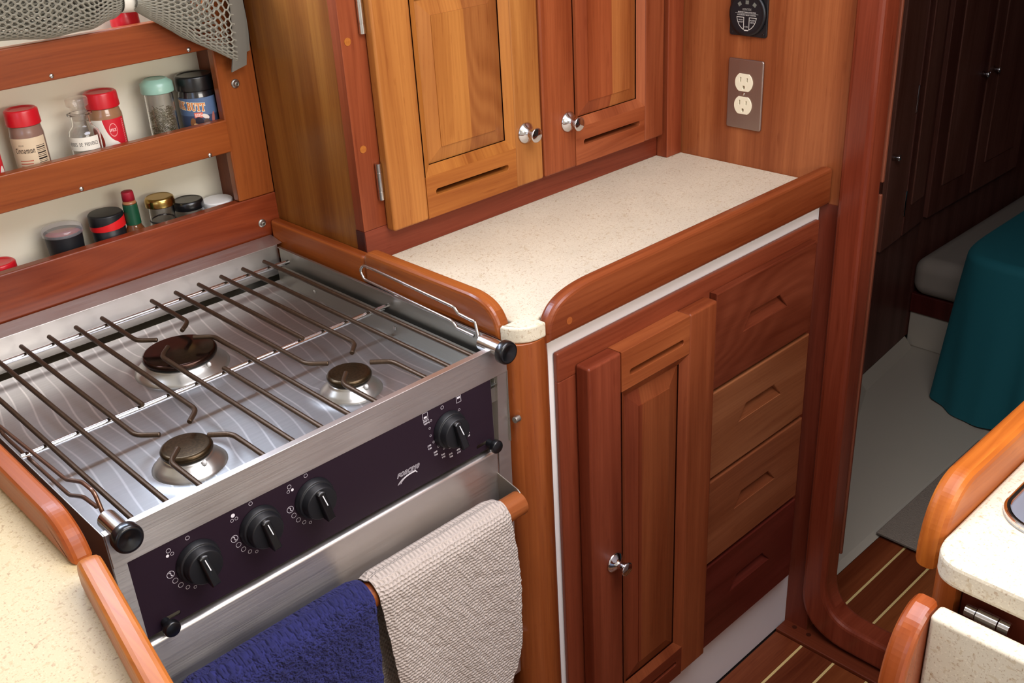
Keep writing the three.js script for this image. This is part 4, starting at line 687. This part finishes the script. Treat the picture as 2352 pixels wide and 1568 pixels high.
// ------------------------------------------------------------------ sink counter across the aisle
{
  const s = new THREE.Shape(); s.moveTo(1.2, 0.5655); s.lineTo(0.488, 0.5655); s.quadraticCurveTo(0.4555, 0.567, 0.4555, 0.594); s.lineTo(0.4555, 1.2); s.lineTo(1.2, 1.2); s.closePath();
  s.holes.push(rrect(0.539, 0.93, 0.589, 0.93, 0.03));
  single('countertop', 'white speckled sink counter with a rounded corner across the aisle', 'countertop', uvBox(extrude(s, 0.0245, 0.005, 'xz', -0.0099, 16), 'x', [0.05, 0.1]), M.counter);
  const sk = thing('sink', 'steel sink set into the white speckled counter', 'sink', [0.74, -0.15, 0.76]);
  const rim = rrect(0.532, 0.937, 0.582, 0.937, 0.034); rim.holes.push(rrect(0.62, 0.90, 0.68, 0.90, 0.03));
  part(sk, 'flange', extrude(rim, 0.003, 0.0008, 'xz', 0.0147, 20), std(0xb4bcc8, 0.48, { metalness: 1 }));
  const rr2 = rrect(0.532, 0.937, 0.582, 0.937, 0.034); rr2.holes.push(rrect(0.5385, 0.9305, 0.5885, 0.9305, 0.028)); part(sk, 'rim', extrude(rr2, 0.006, 0.0025, 'xz', 0.0147, 20), M.chrome);
  const bo = rrect(0.62, 0.90, 0.68, 0.90, 0.03).getSpacedPoints(80), bw = [];
  for (let i = 0; i < 80; i++) { const a = bo[i], b = bo[i + 1]; const q = (p, t) => [0.76 + (p.x - 0.76) * t, 0.79 + (p.y - 0.79) * t]; const [a0, b0, a1, b1] = [q(a, 1), q(b, 1), q(a, 0.93), q(b, 0.93)]; bw.push([[a0[0], 0.017, a0[1]], [b0[0], 0.017, b0[1]], [b1[0], -0.14, b1[1]], [a1[0], -0.14, a1[1]]], [[a1[0], -0.14, a1[1]], [b1[0], -0.14, b1[1]], [0.76, -0.145, 0.79]]); }
  part(sk, 'basin', polys(bw), new THREE.MeshStandardMaterial({ color: 0xb9bcc2, metalness: 1, roughness: 0.3, side: THREE.DoubleSide }));
  const f = new THREE.Shape(); f.moveTo(0.482, -0.022); f.lineTo(1.2, -0.022); f.lineTo(1.2, 0.056); f.lineTo(0.532, 0.056); f.quadraticCurveTo(0.497, 0.054, 0.486, 0.016); f.quadraticCurveTo(0.482, 0.0, 0.482, -0.012); f.closePath();
  single('fiddle_rail', 'glossy orange-brown fiddle rail around the sink counter', 'rail', uvBox(extrude(f, 0.0225, 0.008, 'xy', 0.5425, 16), 'x'), wood(0xcf7c30, 2, 0.42, 0.15));
  const b = thing('base_cabinet', 'dark wooden cabinet under the sink counter', 'cabinet', [0.8, FL, 0.87]);
  part(b, 'side_panel', wbox(0.478, 0.496, FL, -0.0102, 0.59, 1.19, 'y', 0.001), wood(DARK, 0)); part(b, 'front_panel', box(0.5005, 1.2, FL, -0.0225, 0.568, 0.58, 0.001), M.white);
  part(b, 'corner_post', uvBox(extrude((() => { const q = new THREE.Shape(); q.moveTo(0.5, 0.566); q.lineTo(0.478, 0.566); q.quadraticCurveTo(0.466, 0.57, 0.466, 0.589); q.lineTo(0.5, 0.589); q.closePath(); return q; })(), -0.0102 - FL, 0.001, 'xz', FL), 'y'), wood(0xb4642f, 0, 0.3, 0.5));
  const lf = thing('drop_leaf', 'speckled drop leaf hanging from the sink counter with wooden end', 'drop leaf', [0.44, -0.45, 0.8]);
  part(lf, 'leaf', uvBox(box(0.431, 0.4505, -0.45, -0.0235, 0.5845, 1.15, 0.0045), 'z', [0.3, 0.1]), M.counter);
  const e = new THREE.Shape(); e.moveTo(0.4505, -0.45); e.lineTo(0.4505, -0.0225); e.lineTo(0.438, -0.0225); e.quadraticCurveTo(0.404, -0.03, 0.396, -0.085); e.lineTo(0.394, -0.45); e.closePath();
  part(lf, 'end_rail', uvBox(extrude(e, 0.021, 0.006, 'xy', 0.563, 16), 'y'), wood(0xa8582c, 0, 0.25, 0.5));
  part(lf, 'hinge', merge([[0.600, 0.6085, 0.0052], [0.6095, 0.6265, 0.0062], [0.6275, 0.636, 0.0058]].map(([a, c, r]) => cyl([0.4645, -0.030, a], [0.4645, -0.030, c], r, r, 20))), M.chrome, { label: 'chrome hinge barrel' });
}
// ------------------------------------------------------------------ saloon beyond the doorway
{
  const PYl = FL + 0.008;
  const pan = struct('floor_pan', 'moulded cream fibreglass floor pan beyond the doorway', [2, FL, -0.2]);
  part(pan, 'pan', merge([box(1.252, 3.39, FL - 0.012, PYl, -0.6, -0.012, 0), polys([[[1.252, FL + 0.0005, 0.0035], [3.39, FL + 0.0005, 0.0035], [3.39, PYl, -0.012], [1.252, PYl, -0.012]]])]), M.gel);
  const foot = [[1.254, -0.008], [1.86, -0.252], [2.15, -0.366], [2.466, -0.396]];
  const n = 0.026; part(pan, 'cove', polys(foot.slice(0, -1).map((a, i) => { const b = foot[i + 1]; return [[a[0], PYl, a[1] + n], [b[0], PYl, b[1] + n], [b[0], PYl + 0.03, b[1]], [a[0], PYl + 0.03, a[1]]]; })), M.gel);
  const lk = thing('saloon_locker', 'dark wooden locker front with small knobs beyond the doorway', 'locker', [2.3, FL, -0.4]);
  const dw = wood(0x6e4640, 0, 0.5, 0.1), dw2 = wood(0x805850, 1, 0.5, 0.1);
  const body = new THREE.Shape(); body.moveTo(...[1.254, -0.0085]); for (const p of [[1.86, -0.2525], [2.15, -0.3665], [2.466, -0.3965], [3.38, -0.3965], [3.38, -0.62], [1.254, -0.62]]) body.lineTo(...p); body.closePath();
  part(lk, 'body', uvBox(extrude(body, 1.0 - PYl - 0.031, 0, 'xz', PYl + 0.031), 'y'), dw);
  for (const [x0, x1, kx, m] of [[2.475, 2.735, 2.705, dw], [2.745, 3.06, 2.775, dw2]]) { const d = sub(lk, 'door'); part(d, 'door_panel', wbox(x0, x1, -0.5, 0.6, -0.396, -0.38, 'y', 0.003), m); part(d, 'raised_field', wbox(x0 + 0.06, x1 - 0.06, -0.42, 0.55, -0.381, -0.376, 'y', 0.003), dw2); part(d, 'knob', lathe([[0, 0], [0.01, 0], [0.004, 0.008], [0.009, 0.018], [0, 0.02]], [kx, -0.14, -0.38], [0, 0, 1], 20), M.chrome); }
  { // narrow door on the slanted run, hinged at its far edge
    const d = sub(lk, 'door'), ang = Math.atan2(0.114, 0.29), cx = 2.15, cz = -0.3665;
    const tf = g => { g.rotateY(Math.atan2(0.03, 0.316)); g.translate(cx, 0, cz); return g; };
    part(d, 'door_panel', tf(wbox(0.015, 0.148, -0.5, 0.6, 0.0, 0.014, 'y', 0.003)), dw2); part(d, 'knob', tf(lathe([[0, 0], [0.01, 0], [0.004, 0.008], [0.009, 0.018], [0, 0.02]], [0.03, -0.245, 0.014], [0, 0, 1], 20)), M.chrome);
    for (const y of [-0.16, -0.44]) part(d, 'hinge', tf(cyl([0.153, y, 0.012], [0.153, y + 0.07, 0.012], 0.004)), M.chrome);
    const d2 = sub(lk, 'door'); part(d2, 'door_panel', tf(wbox(0.158, 0.30, -0.5, 0.6, 0.0, 0.014, 'y', 0.003)), dw); part(d2, 'raised_field', tf(wbox(0.19, 0.275, -0.42, 0.55, 0.013, 0.018, 'y', 0.003)), dw2);
  }
  const se = thing('settee', 'saloon settee with grey-brown cushion on a cream base', 'settee', [2.9, FL, -0.15]);
  part(se, 'base', box(2.475, 3.38, PYl, -0.79, -0.394, -0.215, 0.004), M.gel); part(se, 'front_trim', wbox(2.467, 3.38, -0.79, -0.73, -0.395, -0.212, 'x', 0.004), wood(0x5a2420, 0));
  part(se, 'cushion', new RoundedBoxGeometry(0.93, 0.115, 0.186, 5, 0.04).translate(2.915, -0.6725, -0.303), M.cushion);
  { // cloth-covered table
    const rx = 0.36, rz = 0.34, cx = 2.535, cz = 0.172, top = -0.455, hem = FL + 0.012;
    const sup = (a, n) => { const c = Math.abs(Math.cos(a)), s = Math.abs(Math.sin(a)); return 1 / (c ** n + s ** n) ** (1 / n); };
    const g = grid(220, 60, (u, v) => {
      const a = u * 6.28318, S = sup(a, 7); let k, y;
      if (v < 0.3) { k = v / 0.3 * 0.95; y = top + 0.004 * Math.cos(a * 3) * k; } else if (v < 0.42) { const t = (v - 0.3) / 0.12 * Math.PI / 2; k = 0.95 + 0.06 * Math.sin(t); y = top - 0.022 * (1 - Math.cos(t)); } else { const t = (v - 0.42) / 0.58; k = 1.01 + 0.05 * t + (0.022 * Math.sin(a * 19) + 0.018 * Math.sin(a * 11 + 1) + 0.012 * Math.sin(a * 31 + 2)) * t ** 0.8; y = top - 0.022 + (hem - top + 0.022) * t; }
      return [cx + rx * S * k * Math.cos(a), y + (v > 0.6 ? 0.03 * Math.sin(a * 4 + 2) * (v - 0.6) / 0.4 * (v > 0.99 ? 1 : 1) * 0.5 + 0.016 * (v - 0.6) / 0.4 : 0), cz + rz * S * k * Math.sin(a)];
    });
    const p = g.attributes.position, uv = g.attributes.uv; for (let i = 0; i < p.count; i++) uv.setXY(i, p.getX(i) + p.getZ(i), p.getY(i));
    M.teal.side = THREE.DoubleSide; single('draped_cloth', 'dark teal cloth hanging in folds over a table in the saloon', 'cloth', g, M.teal);
  }
  single('floor_mat', 'grey mat lying at the edge of the teak floor beyond the doorway', 'mat', box(1.588, 2.1, PYl + 0.0005, PYl + 0.007, -0.002, 0.7, 0.003), M.mat);
}
const sets = { jar: 'jars and bottles on the spice rack', bottle: 'jars and bottles on the spice rack', tub: 'jars and bottles on the spice rack', rail: 'fiddle rails of the counters', towel: 'towels on the stove bar', countertop: 'galley countertops' };
for (const o of scene.children) if (sets[o.userData.category]) o.userData.group = sets[o.userData.category];
renderer.render(scene, camera);
